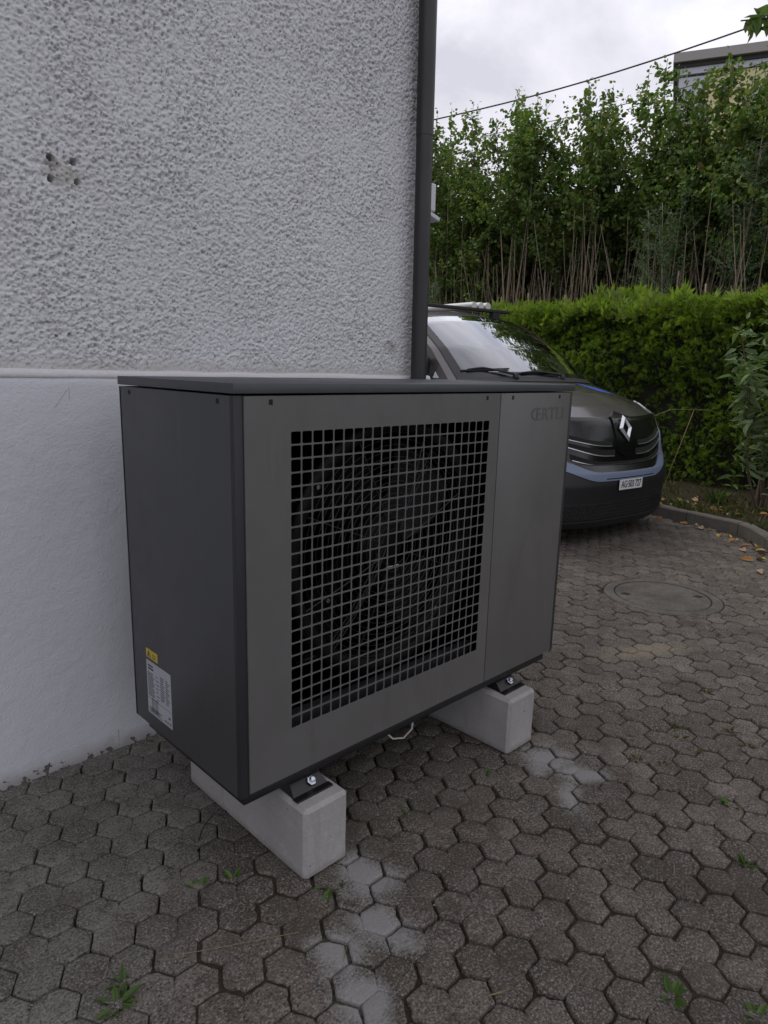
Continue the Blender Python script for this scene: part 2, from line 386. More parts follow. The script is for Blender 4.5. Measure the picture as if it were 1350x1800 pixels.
MAT['chrome'] = mat_plain('chrome', (.70, .71, .74), .32, metal=.9)
MAT['tyre'] = mat_plain('tyre_rubber', (.012, .012, .012), .85, nscale=40)
MAT['cabin'] = mat_plain('cabin_trim', (.018, .018, .019), .7)
MAT['paper'] = mat_plain('paper_sheet', (.75, .80, .78), .7)
m = M('headlamp_glass', (.42, .44, .47), .10, .4, .6, 1.0); MAT['lamp'] = m.m
def glass(name, tint, k=1.0):
    mt = bpy.data.materials.new(name); mt.use_nodes = True; t = mt.node_tree; t.nodes.clear()
    o = t.nodes.new('ShaderNodeOutputMaterial'); a = t.nodes.new('ShaderNodeBsdfTransparent'); b = t.nodes.new('ShaderNodeBsdfGlossy')
    mx = t.nodes.new('ShaderNodeMixShader'); fr = t.nodes.new('ShaderNodeFresnel'); mu = t.nodes.new('ShaderNodeMath'); mu.operation = 'MULTIPLY'; mu.use_clamp = True
    fr.inputs[0].default_value = 1.52; mu.inputs[1].default_value = k; a.inputs[0].default_value = (*tint, 1); b.inputs['Roughness'].default_value = .015; b.inputs['Color'].default_value = (.95, .97, 1, 1)
    t.links.new(fr.outputs[0], mu.inputs[0]); t.links.new(mu.outputs[0], mx.inputs[0]); t.links.new(a.outputs[0], mx.inputs[1]); t.links.new(b.outputs[0], mx.inputs[2]); t.links.new(mx.outputs[0], o.inputs[0])
    return mt
MAT['glass'] = glass('windscreen_glass', (.62, .70, .68), 3.8)
MAT['darkglass'] = glass('tinted_glass', (.10, .11, .11), 1.5)
# plants
def leaf_mat(name, c0, c1, c2=None, trans=.35, rough=.5, spec=.35):
    m = M(name, c0, rough, 0, spec)
    i = m.isl(); k = m.mix(i, c0, c1)
    if c2: k = m.mix(m.ramp(m.math('FRACT', m.math('MULTIPLY', i, 7.13)), (.80, 0.0), (.95, 1.0)), k, c2)
    k = m.mix(m.ramp(m.noise(1.3, 3), (.40, .0), (.65, .28)), k, tuple(x*.6 for x in c0))
    m.color(k)
    tr = m.n('ShaderNodeBsdfTranslucent'); mx = m.n('ShaderNodeMixShader'); mx.inputs[0].default_value = trans
    gm = m.mix(1.0, k, (1.25, 1.35, .6), 'MULTIPLY'); m.l(gm, tr.inputs[0])
    m.l(m.b.outputs[0], mx.inputs[1]); m.l(tr.outputs[0], mx.inputs[2]); m.l(mx.outputs[0], m.o.inputs[0])
    return m.m
MAT['hazel'] = leaf_mat('hazel_leaf', (.075, .132, .034), (.145, .230, .058), (.24, .25, .065))
MAT['rowan'] = leaf_mat('rowan_leaf', (.075, .125, .075), (.12, .18, .105), None)
MAT['yellowing'] = leaf_mat('yellowing_leaf', (.10, .125, .03), (.16, .16, .045), (.22, .18, .05))
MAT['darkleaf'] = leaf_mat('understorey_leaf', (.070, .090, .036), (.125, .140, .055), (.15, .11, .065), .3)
MAT['thuja'] = leaf_mat('thuja_spray', (.095, .165, .022), (.18, .28, .038), (.25, .32, .05), .35, .55)
MAT['thuja_new_skylit'] = leaf_mat('thuja_new_growth_skylit', (.14, .22, .030), (.24, .34, .050), (.30, .36, .07), .35, .55)  # pale new growth, with skylight on the hedge top painted into its colour
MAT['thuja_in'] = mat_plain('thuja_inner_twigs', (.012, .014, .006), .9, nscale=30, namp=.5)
MAT['buddleia'] = leaf_mat('shrub_leaf', (.115, .175, .085), (.175, .24, .115), (.20, .28, .09), .3, .6)
MAT['weed'] = leaf_mat('weed_leaf', (.055, .105, .022), (.095, .160, .038), None, .3)
MAT['grass'] = leaf_mat('grass_blade', (.055, .080, .025), (.11, .12, .04), (.20, .16, .07), .3, .7)
MAT['straw'] = leaf_mat('dry_stem', (.20, .15, .08), (.30, .24, .14), (.14, .08, .04), .1, .8)
MAT['autumn'] = leaf_mat('fallen_leaf', (.17, .075, .022), (.30, .17, .05), (.34, .25, .06), .2, .7)
m = M('bark', rough=.9, spec=.2); f = m.noise(35, 5, .65, stretch=(1, 1, .25)); m.color(m.mix(f, (.055, .042, .030), (.15, .115, .080))); m.bump(f, .004, .6); MAT['bark'] = m.m
m = M('whip_bark', rough=.85, spec=.2); f = m.noise(20, 4, .6, stretch=(1, 1, .2)); m.color(m.mix(f, (.21, .165, .12), (.38, .31, .235))); MAT['whip'] = m.m
# far building
MAT['bwhite'] = mat_plain('facade_grey_white', (.50, .51, .57), .85, nscale=.8, namp=.05)
MAT['byellow'] = mat_plain('facade_yellow', (.60, .54, .31), .85, nscale=.8, namp=.05)
MAT['bfascia'] = mat_plain('roof_fascia', (.30, .28, .27), .8, nscale=1.5, namp=.08)
MAT['bshadow'] = mat_plain('roof_soffit', (.05, .045, .045), .9)
MAT['line'] = mat_plain('cable_line', (.03, .03, .035), .6)
MAT['bpane'] = mat_plain('facade_glass', (.03, .035, .04), .1)

# ================================================================== SETTING
WY = 0.859                                     # front plane of the plinth
# wide ground sheet, paved yard (soil bed of the joints), planting bed
g = build('ground', [(-80, -80, -.11), (160, -80, -.11), (160, 160, -.11), (-80, 160, -.11)], [(0, 1, 2, 3)], MAT['ground']); tag(g, kind='structure')
KERB = [(3.0, -2.6), (3.55, -1.75), (4.05, -.85), (4.50, -.15), (4.80, .20), (5.07, .42), (5.29, .62), (5.37, .93), (5.45, 1.25), (5.55, 1.60), (5.72, 2.4), (5.9, 3.4), (6.2, 5.2), (6.5, 7.0)]
def smooth_line(P, n=6):
    P = [np.array(p, float) for p in P]; o = []
    for i in range(len(P)-1):
        p0, p1, p2, p3 = P[max(i-1, 0)], P[i], P[i+1], P[min(i+2, len(P)-1)]
        for k in range(n):
            t = k/n
            o.append(.5*((2*p1)+(-p0+p2)*t+(2*p0-5*p1+4*p2-p3)*t*t+(-p0+3*p1-3*p2+p3)*t**3))
    o.append(P[-1]); return np.array(o)
KL = smooth_line(KERB, 8)
def kerb_side(x, y):
    """signed distance-like: >0 on the yard side of the kerb"""
    d = np.hypot(KL[:, 0]-x, KL[:, 1]-y); i = int(d.argmin()); j = min(i+1, len(KL)-1); i0 = max(j-1, 0)
    t = KL[j]-KL[i0]; nrm = np.array([-t[1], t[0]])/max(np.hypot(*t), 1e-6)
    return float((np.array([x, y])-KL[i]) @ nrm)
# joint soil with a little relief
xs = np.linspace(-2.2, 6.6, 150); ys = np.linspace(-3.2, 7.2, 170); X, Y = np.meshgrid(xs, ys)
Z = np.minimum(-.0068, -.0098+.0035*filtered_noise(X.shape, .10, .06, 3))-.004*np.clip((Y-.9*X-.1)/.3, 0, 1)
yard = build('paved_yard', np.stack([X, Y, Z], -1), grid_faces(*X.shape), MAT['soil'], smooth=True); tag(yard, kind='structure')

# ---- paving stones: clusters of three fused hexagons
HS = 0.0546                                    # hexagon side of the laying grid
def hexc(q, r): return np.array([1.5*HS*q, math.sqrt(3)*HS*(r+q/2)])
MAN = np.array([3.16, .335]); MAN_R = .338
def warp(p):
    x, y = p
    k = 1/(1+math.exp(-(x-.9)*2.2))
    return np.array([x+.035*k*(x-.3), y-.012*k*(y-.2)])
TRE = [np.array([0.0, 0.0]), np.array([math.cos(R(150)), math.sin(R(150))])*math.sqrt(3)*HS, np.array([math.cos(R(210)), math.sin(R(210))])*math.sqrt(3)*HS]
TREC = sum(TRE)/3
def trefoil(seg, rings, rg, gap, chip, soft=1.0):
    """mesh of one three-hexagon stone, centred; each hexagon has a chamfered rim, grooves where they meet"""
    V = []; F = []; top = HS-gap/math.sqrt(3)
    cs = [c-TREC for c in TRE]
    for hi, c in enumerate(cs):
        out_ = []
        for k in range(6):                       # rim points
            a0, a1 = R(60*k), R(60*(k+1)); mid = R(60*k+30)
            md = c+np.array([math.cos(mid), math.sin(mid)])*math.sqrt(3)*HS
            inner = any(np.hypot(*(md-o)) < .01 for o in cs)
            rad = HS if inner else top
            p0 = np.array([math.cos(a0), math.sin(a0)]); p1 = np.array([math.cos(a1), math.sin(a1)])
            for s_ in range(seg):
                t = s_/seg; d = p0*(1-t)+p1*t
                out_.append((d, inner))
        n = len(out_); base = len(V)
        # a rim corner that belongs to an outer edge on one side and to a groove on the other stays on the shared line
        rim = []
        for i, (d, inner) in enumerate(out_):
            corner = i % seg == 0
            pin = out_[i-1][1]
            sh = HS if (inner and (not corner or pin)) else top
            j = 0 if (inner or pin) else rg.uniform(-1, 1)*chip-(rg.uniform(.002, .006) if chip and rg.random() < (.16 if corner else .05) else 0)
            rim.append((d*(sh+j), inner and (pin or not corner)))
        for ri, (ins, z) in enumerate(rings):
            for (d, inner) in rim:
                L_ = np.hypot(*d)
                k = max(0.0, 1-ins/L_) if ins < 1 else 0.0
                zz = z
                if ri == 0: zz = -.030 if not inner else -.004
                elif ri == 1: zz = -.0017 if inner else z+rg.uniform(-.5, .6)*chip*.8
                else: zz = z+rg.uniform(-1, 1)*.0004*(1 if chip else 0)
                p = c+d*k; V.append((p[0], p[1], zz))
        for ri in range(len(rings)-1):
            for i in range(n):
                a, b = base+ri*n+i, base+ri*n+(i+1) % n
                F.append((a, b, b+n, a+n))
        V.append((c[0], c[1], rg.uniform(.0, .0008))); cc = len(V)-1; b0 = base+(len(rings)-1)*n
        for i in range(n): F.append((b0+i, b0+(i+1) % n, cc))
    return np.array(V), F
RINGS_HI = [(0, -.03), (0.0002, -.0032), (.0020, -.0010), (.0060, -.0002), (.026, .0002)]
RINGS_WORN = [(0, -.03), (0.0002, -.0036), (.0024, -.0012), (.0068, -.0003), (.026, .0002)]
RINGS_LO = [(0, -.03), (0.0002, -.0040), (.0065, 0.0)]
stones = []
for i in range(-60, 70):
    for j in range(-70, 80):
        p = np.array([-.2055, .143])+np.array([3*HS, 0])*i+np.array([1.5*HS, 1.5*math.sqrt(3)*HS])*j+TREC
        if not (-2.6 < p[0] < 6.6 and -3.4 < p[1] < 6.2): continue
        p = warp(p)
        if p[0] < 1.45 and p[1] > WY+.06: continue
        if p[1] > 1.2 and p[0] < 1.75: continue
        if kerb_side(*p) < .02: continue
        stones.append(p)
stones = np.array(stones)
hx = np.c_[stones, np.zeros(len(stones))]
sx, sy, sz = project(hx)
vis = (sz > .3) & (sx > -60) & (sx < 1410) & (sy < 1880) & (sy > 850)
# hidden behind the heat pump / the blocks' far side: skip the ones right under the casing's rear
under = (stones[:, 0] > .30) & (stones[:, 0] < 1.0) & (stones[:, 1] > .28) & (stones[:, 1] < 1.0)
dist = np.hypot(stones[:, 0]-CAM[0], stones[:, 1]-CAM[1])
near_man = np.hypot(stones[:, 0]-MAN[0], stones[:, 1]-MAN[1]) < MAN_R+.13
order = [i for i in np.argsort(dist) if vis[i] and not under[i] and not near_man[i]][:300]
single = set(order)
variants = []
for k in range(24):                             # first dozen: crisp stones by the wall; second dozen: worn ones with wide joints
    V, F = trefoil(4, RINGS_HI if k < 12 else RINGS_WORN, np.random.default_rng(100+k), .0042 if k < 12 else .0074, .0009 if k < 12 else .0017)
    me = bpy.data.meshes.new('paving_stone'); me.from_pydata(V.tolist(), [], F); me.materials.append(MAT['paver'])
    me.polygons.foreach_set('use_smooth', np.ones(len(me.polygons), bool)); me.update(); variants.append(me)
def stone_tilt(p, k):
    rg = np.random.default_rng(1000+k)
    amp = 1.0 if p[1]-.9*p[0] < .15 else .45
    return rg.uniform(-.0024, .0014)*amp, rg.normal(0, .011)*amp, rg.normal(0, .011)*amp, rg.normal(0, .012)*amp, rg.normal(0, .0012, 2)*amp
for k in order:
    p = stones[k]; dz, rx, ry, rz, jit = stone_tilt(p, k)
    o = bpy.data.objects.new('paving_stone', variants[k % 12+(12 if p[1]-.9*p[0] < -.05+.12*math.sin(k*1.7) else 0)]); COL.objects.link(o); o.parent = yard
    o.location = (p[0]+jit[0], p[1]+jit[1], dz); o.rotation_euler = (rx, ry, rz+R(120)*(k % 3)); sc_ = 1.0+.02/(1+math.exp(-(p[0]-1.2)*3)); o.scale = (sc_, sc_, 1)
LV, LF = trefoil(1, RINGS_LO, np.random.default_rng(1), .0046, 0)
AV = []; AF = []; nb = 0
nv = len(LV)
for k in range(len(stones)):
    if k in single: continue
    p = stones[k]; dz, rx, ry, rz, jit = stone_tilt(p, k)
    dmn = np.hypot(*(p-MAN))
    if dmn < MAN_R-.06: continue
    c_, s_ = math.cos(rz), math.sin(rz)
    W = np.empty_like(LV); W[:, 0] = LV[:, 0]*c_-LV[:, 1]*s_; W[:, 1] = LV[:, 0]*s_+LV[:, 1]*c_; W[:, 2] = LV[:, 2]+dz+LV[:, 0]*ry*-1+LV[:, 1]*rx
    W[:, 0] += p[0]+jit[0]; W[:, 1] += p[1]+jit[1]
    if dmn < MAN_R+.14:
        d = W[:, :2]-MAN; rr = np.hypot(d[:, 0], d[:, 1]); ins = rr < MAN_R+.004
        W[ins, :2] = MAN+d[ins]/np.maximum(rr[ins], 1e-6)[:, None]*(MAN_R+.004)
    AV.append(W); AF += [tuple(i+nb for i in f) for f in LF]; nb += nv
fld = build('paving_field', np.concatenate(AV), AF, MAT['paver_far'], yard, smooth=True); tag(fld, kind='stuff')
autosmooth(fld, 50)

# ---- kerb of separate edging stones
kerb = empty('kerb', (0, 0, 0)); tag(kerb, kind='structure')
seg = np.hypot(*np.diff(KL, axis=0).T); cum = np.r_[0, np.cumsum(seg)]
def kpt(s):
    x = np.interp(s, cum, KL[:, 0]); y = np.interp(s, cum, KL[:, 1]); x2 = np.interp(s+.02, cum, KL[:, 0]); y2 = np.interp(s+.02, cum, KL[:, 1])
    t = np.array([x2-x, y2-y]); t /= max(np.hypot(*t), 1e-6); return np.array([x, y]), np.array([t[1], -t[0]])
s0 = 0.0; ki = 0
while s0 < cum[-1]-.6:
    ln = .5; V = []; F = []; nS = 6
    rg = np.random.default_rng(300+ki); hh = .098+rg.uniform(-.004, .004)
    for q in range(nS+1):
        p, nr = kpt(s0+.004+(ln-.008)*q/nS)
        for (off, z) in ((0, -.06), (0, hh-.012), (.010, hh), (.072, hh+.003), (.08, hh-.008), (.08, -.06)):
            jz = rg.uniform(-.0015, .0015); V.append((p[0]+nr[0]*(off+jz), p[1]+nr[1]*(off+jz), z+jz))
    for q in range(nS):
        for j in range(6):
            a = q*6+j; b = q*6+(j+1) % 6; F.append((a, b, b+6, a+6))
    F += [tuple(range(6)), tuple(range(nS*6, nS*6+6))[::-1]]
    build('kerb_stone', V, F, MAT['kerb'], kerb); s0 += ln; ki += 1
# ---- planting bed behind the kerb
XS = np.linspace(0, 1, 40); rows_ = []
for s_ in np.linspace(0, cum[-1], 90):
    p, nr = kpt(s_)
    for t in XS:
        off = .07+t*t*7.5; rows_.append((p[0]+nr[0]*off, p[1]+nr[1]*off*.35, .07+.18*min(1, off/3)))
rows_ = np.array(rows_); rows_[:, 2] += .012*filtered_noise((90, 40), 1.2, 1, 5).ravel()
bed = build('planting_bed', rows_, grid_faces(90, 40), MAT['bed'], smooth=True); tag(bed, kind='structure')

# ================================================================== HOUSE
house = empty('house', (-2.0, WY, 0)); tag(house, 'white roughcast house wall with smooth grey plinth behind the heat pump', 'house')
ST = .0026
SX = np.arange(-.62, 1.5575, ST); SZ = np.arange(1.272, 2.95, ST)
shp = (len(SZ), len(SX))
n1 = filtered_noise(shp, .0026, ST, 21, .008); n2 = filtered_noise(shp, .0048, ST, 22, .016); n3 = filtered_noise(shp, .06, ST, 23); n4 = filtered_noise(shp, .0022, ST, 24)
reg = .5+.5*np.clip(n3*.6, -1, 1)
h = .0014*np.minimum(n1, .6)+.0015*np.minimum(n2, .7)*(.5+.8*reg)+.0004*n4+.0012*n3
pitn = filtered_noise(shp, .0023, ST, 31, .009)+.25*n3; h -= .0078*np.clip(pitn-1.2, 0, .9)
pit2 = filtered_noise(shp, .0040, ST, 32, .014)+.2*n3; h -= .0068*np.clip(pit2-1.45, 0, .8)
GX, GZ = np.meshgrid(SX, SZ)
# the last few centimetres above the plinth are trowelled smoother
edge = np.clip((GZ-1.275)/.055, 0, 1); h *= .35+.65*edge
for hx_, hz_, hr in ((-.034, 1.858, .0098), (.030, 1.860, .0100), (-.035, 1.802, .0095), (.037, 1.807, .0090), (.02, 1.695, .0035), (-.05, 1.372, .004), (-.012, 1.378, .005)):
    d = np.hypot(GX-hx_, GZ-hz_); h -= .055*np.clip((hr-d)/.0022, 0, 1)
GY = WY+.014-h
rowj = filtered_noise((len(SZ), 8), .0045, ST, 41)[:, 0]
PXs = GX.copy(); lean = -.027*(GZ-1.3)
fr = np.clip((GX-1.3)/.26, 0, 1); PXs += fr*lean
cl = np.clip((GX-(1.5575-.016))/.016, 0, 1)
GY = GY+cl**2*.012; PXs += cl*(rowj*.0022)[:, None]+cl*n1*.0012+.0145*fr
wv = np.stack([PXs, GY, GZ], -1); wallf = build('roughcast', wv, grid_faces(*shp), MAT['stucco'], house, smooth=True)
# rest of the walls, further along and round the corner
mb = MB()
c_top = (1.572-.027*(3.25-1.3), 3.25)
def quad(mb, a, b, c, d): mb.add([a, b, c, d], [(0, 1, 2, 3)])
YS = WY+.014
quad(mb, (-7, YS, 1.272), (-.617, YS, 1.272), (-.617, YS, 2.945), (-7, YS, 2.945))
quad(mb, (-7, YS, 2.94), (1.527, YS, 2.94), (1.47, YS, 5.4), (-7, YS, 5.4))
quad(mb, (1.568, YS+.010, 1.272), (1.568, 9, 1.272), (1.516, 9, 3.25), (1.516, YS+.010, 3.25))
quad(mb, (1.516, YS+.010, 3.25), (1.516, 9, 3.25), (1.466, 9, 5.4), (1.466, YS+.010, 5.4))
quad(mb, (-7, 9, 0), (-7, YS, 0), (-7, YS, 5.4), (-7, 9, 5.4)); quad(mb, (1.5, 9, 0), (-7, 9, 0), (-7, 9, 5.4), (1.5, 9, 5.4))
mb.build('wall', MAT['stucco'], house)
# plinth with a soft sloping top and slightly wavy trowelled face
PX_ = np.arange(-1.6, 1.5851, .009); prof = [(0.0, z) for z in np.arange(-.04, 1.235, .009)]+[(.000, 1.240), (.0015, 1.248), (.004, 1.254), (.009, 1.262), (.016, 1.268), (.030, 1.272)]
pv_ = np.array(prof); sh2 = (len(prof), len(PX_))
pn = filtered_noise(sh2, .016, .009, 51, .05)*.0002+filtered_noise(sh2, .12, .009, 52)*.0006+filtered_noise(sh2, .005, .009, 53)*.00025
gx, gi = np.meshgrid(PX_, np.arange(len(prof)))
gy = WY+pv_[gi, 0]-pn; gz_ = pv_[gi, 1]+pn*.4
cl = np.clip((gx-1.572)/.013, 0, 1); gy = gy+cl**2*.010
build('plinth', np.stack([gx, gy, gz_], -1), grid_faces(*sh2), MAT['plinth'], house, smooth=True)
mb = MB(); quad(mb, (-7, WY, -.04), (-1.595, WY, -.04), (-1.595, WY, 1.27), (-7, WY, 1.27)); quad(mb, (1.586, WY+.009, -.04), (1.586, 9, -.04), (1.586, 9, 1.27), (1.586, WY+.009, 1.27)); quad(mb, (1.586, WY+.01, 1.27), (1.586, 9, 1.27), (1.55, 9, 1.275), (1.55, WY+.01, 1.275))
mb.build('plinth_return', MAT['plinth'], house)
mb = MB()
bx_ = np.arange(-1.6, 1.588, .02); bn = filtered_noise((len(bx_), 4), .05, .02, 61)[:, 0]
V = []; 
for i, x in enumerate(bx_):
    k = bn[i]*.0005
    V += [(x, WY+.0025, 1.2495+k), (x, WY-.0012, 1.2530+k), (x, WY-.0006, 1.263+k*2), (x, WY+.006, 1.2735+k*2), (x, WY+.018, 1.2765+k*3)]
build('ledge', V, grid_faces(len(bx_), 5), MAT['band'], house, smooth=True)
# hairline pencil marks on the plinth
for pts_, r_ in (([(.055, WY-.0004, .07), (.0555, WY-.0004, .01)], .0006), ([(-.03, WY-.0006, 1.235), (-.032, WY-.0006, 1.19)], .0004), ([(-.03, WY-.0008, 1.225), (-.075, WY-.0008, 1.165)], .0003)):
    MB().tube(pts_, r_, 4).build('hairline_crack', MAT['label_print'], house)
roof = MB(); roof.add([(-7.3, YS-.35, 5.4), (1.8, YS-.35, 5.4), (1.8, 9.3, 5.4), (-7.3, 9.3, 5.4), (-7.3, 5, 8.2), (1.8, 5, 8.2)], [(0, 1, 5, 4), (2, 3, 4, 5), (1, 2, 5), (3, 0, 4), (3, 2, 1, 0)])
roof.build('roof', MAT['roof_tile'], house)
# downpipe: dark coated tube with one socket joint and wall clips
dp = MB(); PA, PB = (1.467, WY-.044, .02), (1.419, WY-.044, 3.6)
def pip(z): t = (z-PA[2])/(PB[2]-PA[2]); return (PA[0]+(PB[0]-PA[0])*t, PA[1], z)
dp.tube([pip(.0), pip(2.25)], .0345, 28); dp.tube([pip(2.24), pip(2.30), pip(5.3)], .0362, 28)
dpo = dp.build('downpipe', MAT['pipe'], house); autosmooth(dpo)
for z in (.55, 3.0): MB().lathe([(.0365, -.012), (.038, -.012), (.038, .012), (.0365, .012)], pip(z), 'z', 28, True).build('pipe_clip', MAT['pipe'], dpo)
# small white sensor lamp on the side wall, just round the corner
wl = empty('wall_lamp', (1.60, 1.0, 2.0)); tag(wl, 'small white box lamp on the house side wall beside the downpipe', 'lamp')
MB().box(1.56, 1.705, .98, 1.05, 2.015, 2.135, .006).build('housing', MAT['white_plastic'], wl)
MB().box(1.545, 1.64, .985, 1.045, 2.03, 2.12, .002).build('bracket', MAT['white_plastic'], wl)
t_ = MB().box(-.035, .045, -.025, .025, -.010, .010, .004); ca, sa = math.cos(.28), math.sin(.28)
build('sensor_arm', [(1.70+x*ca+z*sa, 1.01+y, 2.0-x*sa+z*ca) for x, y, z in t_.v], t_.f, MAT['white_plastic'], wl)

# ================================================================== HEAT PUMP
UW, UD, UB, UT = 1.381, .5785, .265, 1.265
hp = empty('heat_pump', (UW/2, UD/2, .205)); tag(hp, 'large anthracite air source heat pump with square grille on two concrete blocks', 'heat pump')
o = MB().box(-.003, UW+.003, -.003, UD, UT-.0225, UT, .0018).build('lid', MAT['lid'], hp); autosmooth(o)
SLOT = []
o = MB().box(0, .012, .018, UD-.004, UB, UT-.027, .0015).build('side_panel', MAT['side'], hp); autosmooth(o)
o = MB().box(UW-.012, UW, .018, UD-.004, UB, UT-.027, .0015).build('side_panel', MAT['side'], hp); autosmooth(o)
o = MB().box(0, UW, UD-.012, UD-.0005, UB, UT-.027, .001).build('rear_panel', MAT['side'], hp)
# dark corner posts (angled faces between side and front)
for x0, x1 in ((0.0005, .0235), (UW-.0185, UW-.0005)):
    o = MB().box(x0, x1, .0035, .0175, UB+.001, UT-.0265, .0012).build('corner_post', MAT['post'], hp); autosmooth(o)
# perforated front panel
FX0, FX1, FZ0, FZ1 = .0252, .9535, .272, 1.2375
GX0, GZ1_, PIT, NC, BAR = .1505, 1.155, .03285, 23, .0041
GX1, GZ0_ = GX0+PIT*NC, GZ1_-PIT*NC
def hole_ring(cx, cz, half, rad, n=3):
    P_ = []
    for k, (sx_, sz_) in enumerate(((1, 1), (-1, 1), (-1, -1), (1, -1))):
        for q in range(n):
            a = R(90*k+90*q/(n-1)); P_.append((cx+sx_*(half-rad)+rad*math.cos(a), cz+sz_*(half-rad)+rad*math.sin(a)))
    return P_
V = []; F = []
TH = .0012
half = (PIT-BAR)/2
for i in range(NC):
    for j in range(NC):
        x0 = GX0-BAR/2+PIT*i; z1 = GZ1_+BAR/2-PIT*j; cx, cz = x0+PIT/2, z1-PIT/2
        sq = [(cx+PIT/2, cz), (cx+PIT/2, cz+PIT/2), (cx, cz+PIT/2), (cx-PIT/2, cz+PIT/2), (cx-PIT/2, cz), (cx-PIT/2, cz-PIT/2), (cx, cz-PIT/2), (cx+PIT/2, cz-PIT/2)]
        hr = hole_ring(cx, cz, half, .0036)
        b = len(V)
        V += [(x, 0, z) for x, z in sq]+[(x, 0, z) for x, z in hr]+[(x, TH, z) for x, z in hr]
        S = lambda k: b+k % 8
        H = lambda k: b+8+k % 12
        for k in range(4):
            c0 = 3*k; F += [(S(2*k), S(2*k+1), H(c0+1), H(c0)), (S(2*k+1), S(2*k+2), H(c0+2), H(c0+1)), (S(2*k+2), H(c0+3), H(c0+2))]
        for k in range(12): F.append((H(k), H(k+1), H(k+1)+12, H(k)+12))
gx0, gx1, gz0, gz1 = GX0-BAR/2, GX0-BAR/2+PIT*NC, GZ1_+BAR/2-PIT*NC, GZ1_+BAR/2
def rect(x0, x1, z0, z1):
    b = len(V); V.extend([(x0, 0, z0), (x1, 0, z0), (x1, 0, z1), (x0, 0, z1)]); F.append((b, b+1, b+2, b+3))
cb = .0016
rect(FX0+cb, gx0, FZ0+cb, FZ1-cb); rect(gx1, FX1-cb, FZ0+cb, FZ1-cb); rect(gx0, gx1, FZ0+cb, gz0); rect(gx0, gx1, gz1, FZ1-cb)
def rim(x0, x1, z0, z1, c, depth):
    b = len(V); ring0 = [(x0+c, 0, z0+c), (x1-c, 0, z0+c), (x1-c, 0, z1-c), (x0+c, 0, z1-c)]; ring1 = [(x0, c, z0), (x1, c, z0), (x1, c, z1), (x0, c, z1)]; ring2 = [(x0, depth, z0), (x1, depth, z0), (x1, depth, z1), (x0, depth, z1)]
    V.extend(ring0+ring1+ring2)
    for r_ in range(2):
        for k in range(4): F.append((b+r_*4+k, b+r_*4+(k+1) % 4, b+r_*4+4+(k+1) % 4, b+r_*4+4+k))
rim(FX0, FX1, FZ0, FZ1, cb, .016)
build('front_panel', V, F, MAT['panel'], hp)
o = MB().box(.9565, 1.3605, 0, .016, .272, 1.2375, .0014).build('service_panel', MAT['panel'], hp); autosmooth(o)
# slots for the panel clips
for x in (.095, .886, 1.018, 1.291):
    MB().box(x-.005, x+.005, -.0006, .003, 1.2175, 1.2295).build('clip_slot', MAT['hole'], hp)
for y in (.067, .514):
    MB().box(-.0006, .003, y-.006, y+.006, 1.2185, 1.2295).build('clip_slot', MAT['hole'], hp)
# raised maker's lettering
tv, tf = text_mesh('ŒRTLI', .062, .0004, spacing=1.05, xs=1.0, offset=.0006)
wd = tv[:, 0].max()-tv[:, 0].min(); tv[:, 0] *= .196/wd
build('lettering', np.stack([1.225+tv[:, 0], -.0006-tv[:, 2], 1.166+tv[:, 1]*.95], 1), tf, MAT['panel'], hp)
# base frame
o = MB().box(.012, 1.334, .010, .522, .241, .2655, .003).build('base_frame', MAT['black'], hp); autosmooth(o)
# inside: dark housing, coil, fan with guard
mb = MB(); mb.add([(.03, .02, .27), (.955, .02, .27), (.955, .55, .27), (.03, .55, .27), (.03, .02, 1.235), (.955, .02, 1.235), (.955, .55, 1.235), (.03, .55, 1.235)], [(0, 1, 2, 3), (4, 7, 6, 5), (0, 3, 7, 4), (1, 5, 6, 2), (3, 2, 6, 7)])
mb.build('inner_housing', MAT['inner'], hp)
FC = (.555, .0, .800)
mb = MB(); mb.lathe([(.335, .060), (.352, .052), (.375, .056), (.375, .075), (.340, .075), (.330, .12)], FC, 'y', 56); mb.build('fan_shroud', MAT['fan'], hp, smooth=True)
gd = MB()
for k in range(17):
    r_ = .055+.0172*k
    gd.lathe([(r_+.0013*math.cos(a), .072+.0013*math.sin(a)-.02*(1-(r_/.34)**2)) for a in np.linspace(0, 2*math.pi, 6)[:-1]], FC, 'y', 48, True)
guard = gd.build('fan_guard', MAT['guard'], hp, smooth=True)
for k in range(8):
    a = math.pi/8+k*math.pi/4
    MB().tube([(FC[0]+.05*math.cos(a), .050, FC[2]+.05*math.sin(a)), (FC[0]+.2*math.cos(a), .056, FC[2]+.2*math.sin(a)), (FC[0]+.345*math.cos(a), .070, FC[2]+.345*math.sin(a))], .0026, 6).build('guard_strut', MAT['guard'], guard)
fan = MB().lathe([(0, .085), (.06, .085), (.085, .10), (.09, .19), (0, .19)], FC, 'y', 32).build('fan', MAT['fan'], hp, smooth=True)
for k in range(4):
    V = []; a0 = k*math.pi/2+.5
    for i in range(9):
        r_ = .085+.235*i/8
        for j in range(6):
            t = j/5-.5; a = a0+t*(1.0-.25*i/8)+.35*(i/8)**2
            V.append((FC[0]+r_*math.cos(a), .14+t*.075, FC[2]+r_*math.sin(a)))
    build('fan_blade', V, grid_faces(9, 6), MAT['fan'], fan, smooth=True)
coil = MB()
for k in range(75): x = .06+k*.0117; coil.box(x, x+.0012, .46, .50, .29, 1.21)
coil.build('heat_exchanger', MAT['fin'], hp)
wr = MB()
